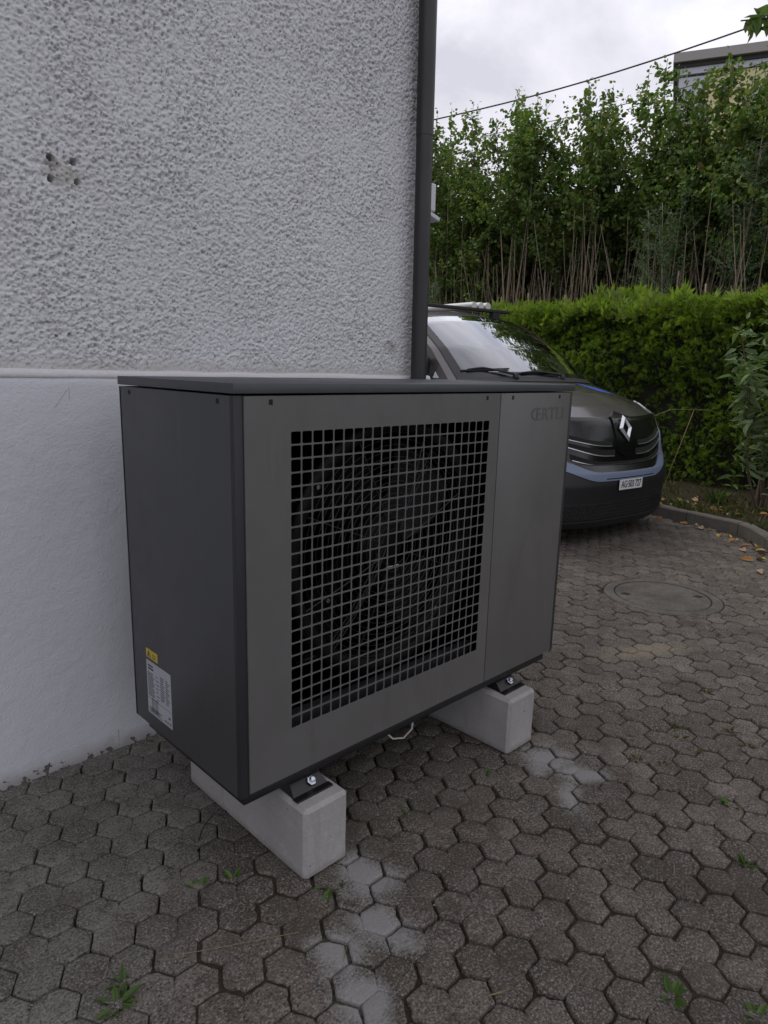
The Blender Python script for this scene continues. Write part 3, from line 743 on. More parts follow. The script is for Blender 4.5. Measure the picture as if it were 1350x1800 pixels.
for q, (dx, dz) in enumerate(((0, 0), (.012, -.004), (.022, -.012), (.03, 0.01))):
    wr.tube([(.24+dx, .10, .52+dz), (.33+dx, .085, .535+dz), (.40+dx, .075, .62+dz), (.47+dx*1.2, .07, .72+dz), (.52+dx, .075, .80+dz)], .0022, 6)
wr.build('cable_bundle', MAT['cable'], hp, smooth=True)
wr = MB(); wr.tube([(.62, .08, .90), (.70, .08, 1.02), (.735, .08, 1.08)], .002, 6); wr.tube([(.63, .08, .895), (.715, .08, 1.02)], .002, 6); wr.build('cable', MAT['cable'], hp)
MB().box(.475, .527, .0045, .0065, .757, .766, .001).build('name_tag', MAT['steel'], hp)
for x, z in ((.29, .705), (.72, .585), (.255, 1.01)):
    MB().lathe([(0, .028), (.006, .028), (.007, .034), (0, .034)], (x, 0, z), 'y', 10).build('screw', MAT['steel'], hp)
MB().box(.045, .94, .045, .075, .300, .408, .004).build('drip_rail', MAT['post'], hp)
# rating label and warning label on the side panel
SXF = -.0008
def side_pt(y, z, d=0.0): return (SXF-d, y, z)
MB().box(SXF, .001, .345, .4895, .308, .4715).build('rating_label', MAT['label_white'], hp)
lab = bpy.data.objects['rating_label']; ORIGIN['rating_label'] = ORIGIN['heat_pump']
pr = MB(); rgL = random.Random(4)
def bar(y0, y1, z0, z1, d=.0004): pr.box(SXF-d, SXF+.0002, min(y0, y1), max(y0, y1), z0, z1)
Y0 = .4895
bar(Y0-.010, Y0-.040, .456, .4605); bar(Y0-.010, Y0-.042, .4465, .4515)
for r_ in range(13):
    z = .434-r_*.0058
    bar(Y0-.006, Y0-.036-rgL.random()*.012, z, z+.0022); 
    if r_ % 2 == 0: bar(Y0-.056, Y0-.066-rgL.random()*.01, z, z+.0020)
    bar(Y0-.082, Y0-.098-rgL.random()*.012, z+.008, z+.0100); bar(Y0-.114, Y0-.124-rgL.random()*.012, z+.008, z+.0100)
bar(Y0-.005, Y0-.140, .3565, .3572)
for r_ in range(8):
    z = .386-r_*.0055-.02
    bar(Y0-.024, Y0-.040, z-.008, z-.0062); bar(Y0-.045, Y0-.064, z-.008, z-.0062)
for r_ in range(4): bar(Y0-.008, Y0-.075-rgL.random()*.02, .3135+r_*.0045, .3150+r_*.0045)
for y in (.104, .117, .131): bar(Y0-y, Y0-y-.006, .316, .322)
bar(Y0-.124, Y0-.136, .333, .338)
pl_ = pr.build('label_print', MAT['label_print'], lab); tag(pl_, kind='stuff')
o = MB().box(SXF, .001, .4185, .4878, .4805, .5068).build('warning_label', MAT['label_yellow'], hp); ORIGIN[o.name] = ORIGIN['heat_pump']
# warning triangle with a flame, and an open book
def side_poly(pts, d=.0004):
    n = len(pts); return [(SXF-d, y, z) for y, z in pts], [tuple(range(n))]
def tri_ring(cy, cz, s, k):
    a = [(cy, cz+s*.62), (cy+s*.58, cz-s*.42), (cy-s*.58, cz-s*.42)]; b = [(cy+(y-cy)*k, cz+(z-cz)*k) for y, z in a]
    return [(SXF-.0005, y, z) for y, z in a+b], [(0, 1, 4, 3), (1, 2, 5, 4), (2, 0, 3, 5)]
mb = MB(); mb.add(*tri_ring(.4705, .4925, .0205, .80)); mb.add(*side_poly([(.4705, .501), (.4735, .4955), (.4745, .4905), (.4715, .4868), (.4685, .4872), (.4668, .4905), (.4680, .4945), (.4698, .4925)], .0006))
mb.build('flame_symbol', MAT['label_print'], o)
mb = MB()
for a in ([(.4475, .4985), (.4405, .4965), (.4405, .4955), (.4475, .4975)], [(.4405, .4965), (.4335, .4985), (.4335, .4975), (.4405, .4955)], [(.4475, .4985), (.4490, .4985), (.4490, .4865), (.4475, .4865)], [(.4335, .4985), (.4320, .4985), (.4320, .4865), (.4335, .4865)], [(.4490, .4885), (.4405, .4865), (.4405, .4850), (.4490, .4870)], [(.4405, .4865), (.4320, .4885), (.4320, .4870), (.4405, .4850)], [(.4410, .4965), (.4400, .4965), (.4400, .4865), (.4410, .4865)]): mb.add(*side_poly(a, .0006))
mb.build('book_symbol', MAT['label_print'], o)
# feet: sloped black brackets with a bolt
for bxx in (.205, 1.100):
    for by, sg in ((.035, -1), (.47, 1)):
        V = [(bxx-.042, by-sg*.0, .2435), (bxx+.042, by, .2435), (bxx+.058, by+sg*.050, .2058), (bxx-.058, by+sg*.050, .2058), (bxx-.042, by-sg*.05, .2435), (bxx+.042, by-sg*.05, .2435), (bxx+.05, by-sg*.05, .2058), (bxx-.05, by-sg*.05, .2058)]
        ft = MB(); ft.add(V, [(0, 1, 2, 3), (4, 7, 6, 5), (0, 3, 7, 4), (1, 5, 6, 2), (0, 4, 5, 1), (3, 2, 6, 7)])
        ft.box(bxx-.060, bxx+.060, min(by+sg*.045, by+sg*.066), max(by+sg*.045, by+sg*.066), .2053, .2098, .001)
        fo = ft.build('mounting_foot', MAT['rubber'], hp)
        bl = MB(); cen = (bxx+.012, by+sg*.032, .2245); bl.lathe([(0, .0), (.013, .0), (.013, .0025), (.0085, .003), (.0085, .010), (.006, .0125), (0, .0125)], (0, 0, 0), 'z', 6)
        tilt = R(37)*sg; ca, sa = math.cos(tilt), math.sin(tilt)
        build('bolt', [(cen[0]+x, cen[1]+y*ca+z*sa, cen[2]-y*sa+z*ca) for x, y, z in bl.v], bl.f, MAT['steel'], fo)
# white condensate hose looping below the casing
MB().tube([(.60, .22, .235), (.625, .17, .16), (.665, .14, .112), (.70, .125, .108), (.728, .115, .135), (.74, .12, .19), (.745, .13, .24)], .0032, 10).build('drain_hose', MAT['hose'], hp, smooth=True)

# ================================================================== CONCRETE BLOCKS
def block(x0, x1, y0, y1, label):
    bm = bmesh.new(); bmesh.ops.create_cube(bm, size=1)
    for v in bm.verts: v.co = ((v.co.x)*(x1-x0), (v.co.y)*(y1-y0), (v.co.z+.5)*.2075-.003)
    bmesh.ops.bevel(bm, geom=[e_ for e_ in bm.edges], offset=.010, segments=1, affect='EDGES')
    for _ in range(2): bmesh.ops.subdivide_edges(bm, edges=[e_ for e_ in bm.edges if e_.calc_length() > .03], cuts=2, use_grid_fill=True)
    rg = random.Random(x0)
    for v in bm.verts: v.co += Vector((rg.uniform(-1, 1), rg.uniform(-1, 1), rg.uniform(-1, 1)))*.0005
    me = bpy.data.meshes.new('concrete_block'); bm.to_mesh(me); bm.free(); me.materials.append(MAT['concrete'])
    o = bpy.data.objects.new('concrete_block', me); put(o); o.location = ((x0+x1)/2, (y0+y1)/2, 0); tag(o, label, 'concrete block', 'concrete blocks under the heat pump'); return o
block(.139, .2854, -.0706, .525, 'pale grey concrete block under the near left end of the heat pump')
block(1.0192, 1.1711, -.0706, .525, 'pale grey concrete block under the far right end of the heat pump')

# ================================================================== MANHOLE
mh = empty('manhole', (MAN[0], MAN[1], 0)); tag(mh, 'round concrete manhole cover with two lifting slots set in the paving', 'manhole cover')
c3 = (MAN[0], MAN[1], 0)
MB().lathe([(.278, -.02), (.278, .004), (.284, .006), (.324, .005), (.335, .000), (.338, -.03)], c3, 'z', 72).build('frame_ring', MAT['manhole'], mh, smooth=False)
MB().lathe([(.271, -.02), (.271, .002), (.277, .002), (.277, -.02)], c3, 'z', 72).build('rim_gap', MAT['hole'], mh)
MB().lathe([(.0001, .006), (.15, .0055), (.262, .005), (.269, .002), (.270, -.02)], c3, 'z', 72).build('cover', MAT['manhole'], mh, smooth=False)
for a in (R(133), R(-47)):
    cx, cy = MAN[0]+.215*math.cos(a), MAN[1]+.215*math.sin(a); d = a
    V = [(cx+dx*math.cos(d)-dy*math.sin(d), cy+dx*math.sin(d)+dy*math.cos(d), .0066) for dx, dy in ((.035, 0), (0, .028), (-.035, 0), (0, -.028))]
    build('lifting_slot', V, [(0, 1, 2, 3)], MAT['hole'], mh)
# loose black wire standing up out of a joint
wl_ = MB(); pts = [(.022, .262, -.01), (.03, .255, .03), (.042, .235, .07), (.05, .222, .088)]
for k in range(9): a = -2.2+k*.72; pts.append((.066+.012*math.cos(a)*.9, .205-.006*k/8, .092+.008*math.sin(a)))
MB().tube(pts, .0017, 6).build('bent_wire', MAT['cable'], at=(.022, .262, 0), smooth=True); tag(bpy.data.objects['bent_wire'], 'thin black wire with a looped end standing up beside the near block', 'wire')

# ================================================================== VAN
VAZ = R(7.5)
Va = np.array([math.cos(VAZ), -math.sin(VAZ), 0]); Vn = np.array([-math.sin(VAZ), -math.cos(VAZ), 0]); VO = np.array([4.272, 1.143, 0])
def VP(b, l, z):
    """van space (metres back from the nose, sideways, up) -> world"""
    b, l, z = np.broadcast_arrays(np.asarray(b, float), np.asarray(l, float), np.asarray(z, float))
    return VO+(-b)[..., None]*Vn+l[..., None]*Va+z[..., None]*np.array([0, 0, 1.0])
van = empty('parked_van', tuple(VO+-1.0*Vn)); tag(van, 'dark grey brown van with blue grey bumper parked beside the hedge', 'van')
# rows of the front: back/up at the centre line, back/up at the corner, half width, plan exponent
ROWS = np.array([
 (.20, .145, .42, .17, .80, 2.6), (.075, .150, .33, .165, .90, 3.0), (.045, .215, .30, .225, .925, 3.2), (.050, .330, .30, .335, .93, 3.2),
 (.010, .470, .30, .475, .945, 3.0), (.015, .555, .33, .585, .955, 2.8), (.060, .615, .37, .69, .957, 2.6), (.075, .780, .41, .83, .957, 2.5),
 (.135, .945, .47, .965, .955, 2.4), (.165, .970, .50, .985, .953, 2.4), (.30, 1.048, .62, 1.05, .950, 2.3), (.52, 1.135, .82, 1.115, .945, 2.3), (.86, 1.215, 1.10, 1.195, .925, 2.2),
 (.93, 1.250, 1.15, 1.225, .915, 2.2), (1.30, 1.505, 1.44, 1.47, .86, 2.4), (1.70, 1.745, 1.78, 1.69, .80, 2.6), (1.82, 1.800, 1.88, 1.735, .785, 2.6), (2.10, 1.862, 2.14, 1.785, .775, 3.0), (2.8, 1.905, 2.8, 1.82, .78, 4.0), (4.85, 1.90, 4.85, 1.82, .78, 4.0)])
NR = len(ROWS)
def row_at(v):
    v = np.clip(np.asarray(v, float), 0, NR-1-1e-6); i = v.astype(int); t = (v-i)[..., None]
    g_ = lambda k: ROWS[np.clip(k, 0, NR-1)]
    p0, p1, p2, p3 = g_(i-1), g_(i), g_(i+1), g_(i+2)
    return p1+(p2-p1)*(t*t*(3-2*t)*.35+t*.65)
def VS(u, v, off=0.0):
    """front/roof surface of the van, offset along its normal"""
    def s(u, v):
        r_ = row_at(v); au = np.abs(u); g_ = au**r_[..., 5]
        return VP(r_[..., 0]+(r_[..., 2]-r_[..., 0])*g_, r_[..., 4]*u, r_[..., 1]+(r_[..., 3]-r_[..., 1])*au**2.2)
    u, v = np.broadcast_arrays(np.asarray(u, float), np.asarray(v, float)); p = s(u, v)
    if np.any(off):
        du = s(np.clip(u+.01, -1, 1), v)-s(np.clip(u-.01, -1, 1), v); dv = s(u, np.clip(v+.08, 0, NR-1))-s(u, np.clip(v-.08, 0, NR-1))
        nn = np.cross(du, dv); nn /= np.maximum(np.linalg.norm(nn, axis=-1, keepdims=True), 1e-9); p = p+nn*off
    return p
def patch(name, u0, u1, v0, v1, mat, parent, off, nu=40, nv=10, thick=.004):
    """panel between v0(u) and v1(u) lying `off` proud of the body, with a thin edge"""
    us = np.linspace(u0, u1, nu); f0 = v0 if callable(v0) else (lambda x: np.full_like(x, v0)); f1 = v1 if callable(v1) else (lambda x: np.full_like(x, v1))
    U = np.repeat(us[None], nv, 0); T = np.linspace(0, 1, nv)[:, None]; VV = f0(us)[None]*(1-T)+f1(us)[None]*T
    A = VS(U, VV, off).reshape(-1, 3); B = VS(U, VV, off-thick).reshape(-1, 3); n = nu*nv
    F = grid_faces(nv, nu).tolist()
    loop = list(range(nu))+[nu*k+nu-1 for k in range(1, nv)]+[nu*(nv-1)+k for k in range(nu-2, -1, -1)]+[nu*k for k in range(nv-2, 0, -1)]
    F = [tuple(f) for f in F]+[(loop[(k+1) % len(loop)], loop[k], loop[k]+n, loop[(k+1) % len(loop)]+n) for k in range(len(loop))]
    o = build(name, np.concatenate([A, B]), F, mat, parent); autosmooth(o, 40); return o
# body shell: front and roof grid (opening left for the windscreen), sides, rear
nu, per = 61, 6
US = np.linspace(-1, 1, nu); VSs = np.linspace(0, NR-1, (NR-1)*per+1)
A = VS(*np.meshgrid(US, VSs)); F = []
WS0, WS1, WSU = 13.1, 15.95, .90
for i in range(len(VSs)-1):
    for j in range(nu-1):
        vm, um = (VSs[i]+VSs[i+1])/2, abs(US[j]+US[j+1])/2
        if WS0 < vm < WS1 and um < WSU: continue
        F.append((i*nu+j, i*nu+j+1, (i+1)*nu+j+1, (i+1)*nu+j))
V = A.reshape(-1, 3).tolist()
rows_side = [r_ for r_ in range(0, len(VSs))]
NSB = 14
def side_grid(sg):
    e_ = row_at(VSs); P_ = []
    for q in range(NSB):
        t = (q/(NSB-1))**1.6
        b = e_[:, 2]*(1-t)+4.86*t; wid = e_[:, 4]+(.978-.95)*np.clip((b-e_[:, 2])/.5, 0, 1)*np.clip((1.2-e_[:, 3])/.3, 0, 1)
        P_.append(VP(b, sg*wid, e_[:, 3]))
    return np.array(P_)
WHEELS = (.93, 4.03)
for sg in (-1, 1):
    P_ = side_grid(sg); b0 = len(V); m_ = len(VSs); V += P_.reshape(-1, 3).tolist()
    for q in range(NSB-1):
        for i in range(m_-1):
            c_ = (P_[q, i]+P_[q+1, i+1])/2; bb = -(c_-VO) @ Vn
            if any((bb-wb)**2+(c_[2]-.33)**2 < .40**2 for wb in WHEELS): continue
            f = (b0+q*m_+i, b0+q*m_+i+1, b0+(q+1)*m_+i+1, b0+(q+1)*m_+i); F.append(f if sg > 0 else f[::-1])
b0 = len(V); rear = [(VP(4.87, l, z)) for z, hw in ((.25, .93), (.6, .97), (1.2, .95), (1.7, .82), (1.88, .75)) for l in (-hw, hw)]; V += [tuple(p) for p in rear]
for k in range(4): F.append((b0+2*k, b0+2*k+1, b0+2*k+3, b0+2*k+2))
V += [tuple(VP(b, l, .24)) for b, l in ((.3, -.8), (.3, .8), (4.8, .9), (4.8, -.9))]; F.append(tuple(range(len(V)-4, len(V))))
body = build('body', V, F, MAT['paint'], van); autosmooth(body, 40)
def ss(x, a, b): t = np.clip((np.abs(x)-a)/(b-a), 0, 1); return t*t*(3-2*t)
bump_top = lambda u: 4.38+1.75*ss(u, .36, 1.0)
strip_top = lambda u: 5.12+2.05*ss(u, .34, .92)
bumper = patch('bumper', -1, 1, .3, bump_top, MAT['vplastic'], van, .010, 81, 30, .012)
patch('bumper_strip', -.985, .985, lambda u: bump_top(u)+.02, strip_top, MAT['strip'], bumper, .016, 81, 8, .014)
patch('strip_slot', -.30, .36, lambda u: bump_top(u)+.16, lambda u: bump_top(u)+.22, MAT['vgloss'], bumper, .0175, 30, 3, .004)
grille = patch('grille', -.80, .80, lambda u: strip_top(u)+.03, lambda u: 8.9-.05*ss(u, .5, .8), MAT['vgloss'], van, .008, 71, 20, .010)
for (ua, ub, va, vb) in ((-.66, -.17, 6.86, .10), (.17, .70, 6.86, .10), (-.66, -.14, 6.44, .10), (.14, .70, 6.44, .10), (-.60, .64, 5.95, .10)):
    cvf = (lambda va: (lambda u: va+.55*ss(u, .25, .95)))(va)
    patch('grille_recess', ua, ub, cvf, (lambda f: (lambda u: f(u)+.24))(cvf), MAT['hole'], grille, .0095, 30, 4, .003)
    patch('chrome_slat', ua+.015, ub-.015, (lambda f: (lambda u: f(u)-.022))(cvf), (lambda f: (lambda u: f(u)+.008))(cvf), MAT['chrome'], grille, .017, 30, 3, .008)
patch('badge_surround', -.125, .125, lambda u: 6.30+2.6*np.abs(u), lambda u: 9.45-5.0*np.abs(u), MAT['vgloss'], grille, .020, 15, 14, .016)
# maker's emblem: chrome lozenge with an open middle
def emblem():
    c = VS(0.0, 7.60, .034); up = VS(0.0, 8.2, .03)-VS(0.0, 7.0, .03); up /= np.linalg.norm(up); nn = np.cross(Va, up); nn /= np.linalg.norm(nn)
    if nn @ Vn < 0: nn = -nn
    H_, W_ = .108, .080
    O_ = [(0, H_), (W_, 0), (0, -H_), (-W_, 0)]; I_ = [(.008, H_*.50), (W_*.44, 0), (-.008, -H_*.50), (-W_*.44, 0)]
    Md = [((a[0]+b_[0])/2, (a[1]+b_[1])/2) for a, b_ in zip(O_, I_)]
    P_ = [c+Va*x+up*z for x, z in O_]+[c+Va*x+up*z+nn*.016 for x, z in Md]+[c+Va*x+up*z+nn*.002 for x, z in I_]
    F_ = []
    for k in range(4):
        k2 = (k+1) % 4; F_ += [(k, k2, 4+k2, 4+k), (4+k, 4+k2, 8+k2, 8+k)]
    return P_, F_
e_v, e_f = emblem(); build('emblem', e_v, e_f, MAT['chrome'], van)
# lower air intake with a diagonal lattice
intake = patch('air_intake', -.72, .72, 2.05, 2.9, MAT['hole'], bumper, .0118, 50, 5, .004)
mb = MB()
for k in range(46):
    for dr in (-1, 1):
        u0 = -.70+k*.031; pts = [VS(np.clip(u0+dr*.06*t, -.72, .72), 2.08+.80*t, .0135) for t in np.linspace(0, 1, 4)]
        mb.tube(pts, .0028, 4, cap=False)
lat_ = mb.build('intake_lattice', MAT['vplastic'], intake); tag(lat_, kind='stuff')
patch('lower_lip', -.93, .93, 1.0, 1.72, MAT['vplastic'], bumper, .022, 61, 5, .014)
for s_ in (-1, 1):
    hl = patch('headlight', .815*s_, .995*s_, lambda u: strip_top(u)+.05, lambda u: 9.35+.9*ss(u, .8, 1.0), MAT['lamp'], van, .009, 16, 10, .008)
patch('bonnet_seam', -.80, .80, 8.98, 9.03, MAT['hole'], body, .0015, 60, 3, .001)
for s_ in (-1, 1):
    patch('wing_seam', .80*s_, .812*s_, 9.0, 12.6, MAT['hole'], body, .0012, 3, 40, .001)
dec = patch('bonnet_decal', .44, .62, lambda u: 11.0+1.6*(.62-u), lambda u: 11.55+2.6*(.62-u), MAT['decal'], body, .0016, 14, 6, .0008)
# windscreen, black border, cowl, wipers
ws = patch('windscreen', -WSU-.02, WSU+.02, WS0-.05, WS1+.05, MAT['glass'], van, .004, 60, 30, .0)
patch('windscreen_border', -WSU-.025, WSU+.025, WS0-.10, WS0+.12, MAT['vgloss'], ws, .006, 50, 4, .001)
patch('windscreen_border', -WSU-.025, WSU+.025, WS1-.08, WS1+.08, MAT['vgloss'], ws, .006, 50, 3, .001)
for s_ in (-1, 1): patch('windscreen_border', (WSU-.055)*s_, (WSU+.03)*s_, WS0-.1, WS1+.08, MAT['vgloss'], ws, .0055, 5, 30, .001)
patch('cowl', -.93, .93, 12.2, 13.05, MAT['vplastic'], van, .006, 50, 6, .004)
for (ua, ub, vb) in ((-.36, -.80, 13.26), (.28, -.26, 13.14)):
    wp = MB(); us = np.linspace(ua, ub, 12)
    wp.tube([VS(x, 13.05+(vb-13.05)*min(1, t*1.5)+.05*math.sin(t*3), .028-.008*t) for x, t in zip(us, np.linspace(0, 1, 12))], [.011]*4+[.008]*8, 6)
    wo = wp.build('wiper', MAT['vplastic'], van)
    wb_ = MB(); wb_.tube([VS(x, vb+.01+.03*t, .012) for x, t in zip(np.linspace(ub-.06, ub+.44, 12), np.linspace(0, 1, 12))], .006, 6); wb_.build('wiper_blade', MAT['vplastic'], wo)
    cp = VS(ua, 13.05, .02); MB().lathe([(0, .02), (.022, .016), (.03, -.02)], tuple(cp), 'z', 14).build('wiper_pivot', MAT['vplastic'], wo, smooth=True)
# cabin seen through the glass
mb = MB(); Pd = [VP(b, l, z) for b, l, z in ((1.0, -.83, 1.16), (1.0, .83, 1.16), (1.62, .80, 1.19), (1.62, -.80, 1.19), (1.75, .80, .9), (1.75, -.80, .9))]
mb.add(Pd, [(0, 1, 2, 3), (3, 2, 4, 5)]); mb.build('dashboard', MAT['cabin'], van)
for l0 in (-.48, .48):
    st_ = MB(); bx2 = MB().box(2.28, 2.42, l0-.25, l0+.25, .75, 1.42, .05); bx3 = MB().box(2.30, 2.40, l0-.12, l0+.12, 1.45, 1.63, .04); bx4 = MB().box(1.9, 2.4, l0-.25, l0+.25, .68, .82, .05)
    for b_ in (bx2, bx3, bx4): st_.add([VP(x, y, z) for x, y, z in b_.v], b_.f)
    st_.build('seat', MAT['cabin'], van)
MBb = MB(); bx5 = MB().box(2.75, 2.8, -.85, .85, .4, 1.86); MBb.add([VP(x, y, z) for x, y, z in bx5.v], bx5.f); MBb.build('bulkhead', MAT['cabin'], van)
sw = MB(); sw.lathe([(.17+.013*math.cos(a), .013*math.sin(a)) for a in np.linspace(0, 2*math.pi, 9)[:-1]], (0, 0, 0), 'z', 24, True); sw.box(-.17, .17, -.03, .03, -.012, .012, .005)
tl = R(35); build('steering_wheel', [VP(1.68+y*math.sin(tl)*0+y*math.cos(R(55))+z*.6, .42+x, 1.16+y*math.sin(R(55))+z*.4) for x, y, z in sw.v], sw.f, MAT['cabin'], van)
pp = [VP(b, l, z) for b, l, z in ((1.18, -.30, 1.178), (1.18, -.06, 1.178), (1.30, -.06, 1.185), (1.30, -.30, 1.185))]
build('paper_sheet', pp, [(0, 1, 2, 3)], MAT['paper'], van)
# side windows and door seams
def side_patch(name, sg, b0_, b1_, rv0, rv1, mat, parent, off=.004, nq=12, nv_=8):
    V_ = []
    for v in np.linspace(rv0, rv1, nv_):
        e2 = row_at(v)
        for b in np.linspace(b0_(v) if callable(b0_) else b0_, b1_, nq):
            wid = e2[4]+(.978-.95)*np.clip((b-e2[2])/.5, 0, 1)*np.clip((1.2-e2[3])/.3, 0, 1)
            V_.append(VP(b, sg*(wid+off), e2[3]))
    f = grid_faces(nv_, nq); f = f if sg < 0 else f[:, ::-1]
    return build(name, V_, f.tolist(), mat, parent, smooth=True)
for sg in (-1, 1):
    dr = side_patch('door', sg, 1.28, 2.32, 3.0, 12.6, MAT['paint'], van, .003)
    side_patch('door_seam', sg, 1.262, 1.276, 3.0, 13.0, MAT['hole'], dr, .0035, 3, 30); side_patch('door_seam', sg, 2.324, 2.336, 3.0, 15.5, MAT['hole'], dr, .0035, 3, 30)
    side_patch('door_window', sg, lambda v: float(row_at(v)[2])+.10, 2.28, 13.05, 15.6, MAT['darkglass'], dr, .005)
    side_patch('rear_window', sg, 2.42, 3.35, 13.05, 15.6, MAT['darkglass'], van, .005)
    mr = MB().box(1.40, 1.62, .935*sg-.05, .935*sg+.05, 1.20, 1.42, .04); build('wing_mirror', [VP(x, y, z) for x, y, z in mr.v], mr.f, MAT['vplastic'], van, smooth=True)
    for wb in WHEELS:
        cw = VP(wb, .86*sg, .325); wh = MB(); 
        def wheel_pt(p): return cw+Va*p[0]+Vn*p[1]+np.array([0, 0, p[2]])
        ty = MB().lathe([(.19, -.10), (.30, -.105), (.323, -.08), (.325, 0), (.323, .08), (.30, .105), (.19, .10)], (0, 0, 0), 'x', 36)
        wo = build('wheel', [wheel_pt(p) for p in ty.v], ty.f, MAT['tyre'], van, smooth=True)
        rm = MB().lathe([(.0, .07*sg), (.05, .075*sg), (.06, .05*sg), (.17, .06*sg), (.20, .09*sg), (.205, .02*sg)], (0, 0, 0), 'x', 30)
        build('rim', [wheel_pt(p) for p in rm.v], rm.f, MAT['steel'], wo, smooth=True)
# number plate
pc = VS(0.0, 4.02, .026); pup = np.array([0, 0, 1.0])
bxp = MB().box(-.15, .15, -.0025, .0025, -.04, .04, .002); npl = build('number_plate', [pc+Va*x-Vn*y+pup*z+Vn*0 for x, y, z in bxp.v], bxp.f, MAT['white_trim'], van)
tv, tf = text_mesh('AG·503 727', .062, .0006, spacing=.92, offset=.0008)
tv[:, 0] *= .262/(tv[:, 0].max()-tv[:, 0].min()); tv[:, 1] *= .056/(tv[:, 1].max()-tv[:, 1].min())
build('registration_number', [pc+Va*x+pup*z+Vn*(.0032+d) for x, z, d in tv], tf, MAT['label_print'], npl)
# roof bars
for bb in (2.18, 3.3):
    rb = MB().box(bb-.035, bb+.035, -.76, .82, 1.895, 1.925, .006)
    for l0 in (-.62, .62): rb.box(bb-.03, bb+.03, l0-.05, l0+.05, 1.80, 1.90, .004)
    build('roof_bar', [VP(x, y, z) for x, y, z in rb.v], rb.f, MAT['vplastic'], van)
# white conduits lying on the roof bars
for k, (l0, ln) in enumerate(((.42, 2.9), (.50, 2.6), (.58, 2.75))):
    t_ = MB().tube([tuple(VP(2.28-.02*k, l0, 1.962)), tuple(VP(2.28+ln*.6, l0, 1.962))], .036, 14)
    o = t_.build('white_tube', MAT['white_trim'], at=tuple(VP(2.28, l0, 1.925)), smooth=False); autosmooth(o)
    tag(o, ('white plastic tube on the van roof bars, farthest from the hedge', 'white plastic tube on the van roof bars, middle of the three', 'white plastic tube on the van roof bars, nearest to the hedge')[k], 'tube', 'white tubes on the van roof')


# ================================================================== VEGETATION
def leaves_mesh(P, D, NRM, size, aspect=.62, shape='oval', fold=.18):
    """P leaf bases, D directions (unit), NRM face normals, size lengths -> vertices, faces"""
    n = len(P); D = D/np.maximum(np.linalg.norm(D, axis=1, keepdims=True), 1e-9)
    S = np.cross(D, NRM); S /= np.maximum(np.linalg.norm(S, axis=1, keepdims=True), 1e-9); U = np.cross(S, D)
    L_ = np.asarray(size)[:, None]
    if shape == 'oval': prof = [(0, 0), (.28, .46), (.66, .42), (1, 0)]
    elif shape == 'lance': prof = [(0, 0), (.25, .5), (.6, .36), (1, 0)]
    else: prof = [(0, .0), (.5, .5), (.5, .5), (1, 0)]
    pts = [P]
    for t, w_ in prof[1:-1]: pts.append(P+D*L_*t+S*L_*aspect*w_+U*L_*fold*w_)
    pts.append(P+D*L_*1.0-U*L_*fold*.4)
    for t, w_ in prof[1:-1][::-1]: pts.append(P+D*L_*t-S*L_*aspect*w_+U*L_*fold*w_)
    k = len(pts); V = np.stack(pts, 1).reshape(-1, 3)
    b = np.arange(n)[:, None]*k
    # fold along the midrib: two polygons sharing base and tip
    h_ = len(prof)
    f1 = b+np.arange(h_)[None]; f2 = b+np.r_[0, np.arange(h_-1, k)][None]
    return V, f1.tolist()+f2.tolist()
def rand_dir(n, up=.3, g=rng):
    d = g.standard_normal((n, 3)); d[:, 2] += up; return d/np.linalg.norm(d, axis=1, keepdims=True)
def polyline(p0, p1, bow, n=10, g=rng):
    t = np.linspace(0, 1, n)[:, None]; p0 = np.array(p0, float); p1 = np.array(p1, float)
    side = np.array([g.standard_normal(), g.standard_normal(), 0])*bow
    return p0+(p1-p0)*t+side*np.sin(t*math.pi)*.6+side*np.sin(t*2.2*math.pi)*.25
def at_line(pl, t):
    n = len(pl)-1; x = np.clip(t, 0, .9999)*n; i = x.astype(int); f = (x-i)[:, None]; return pl[i]*(1-f)+pl[i+1]*f
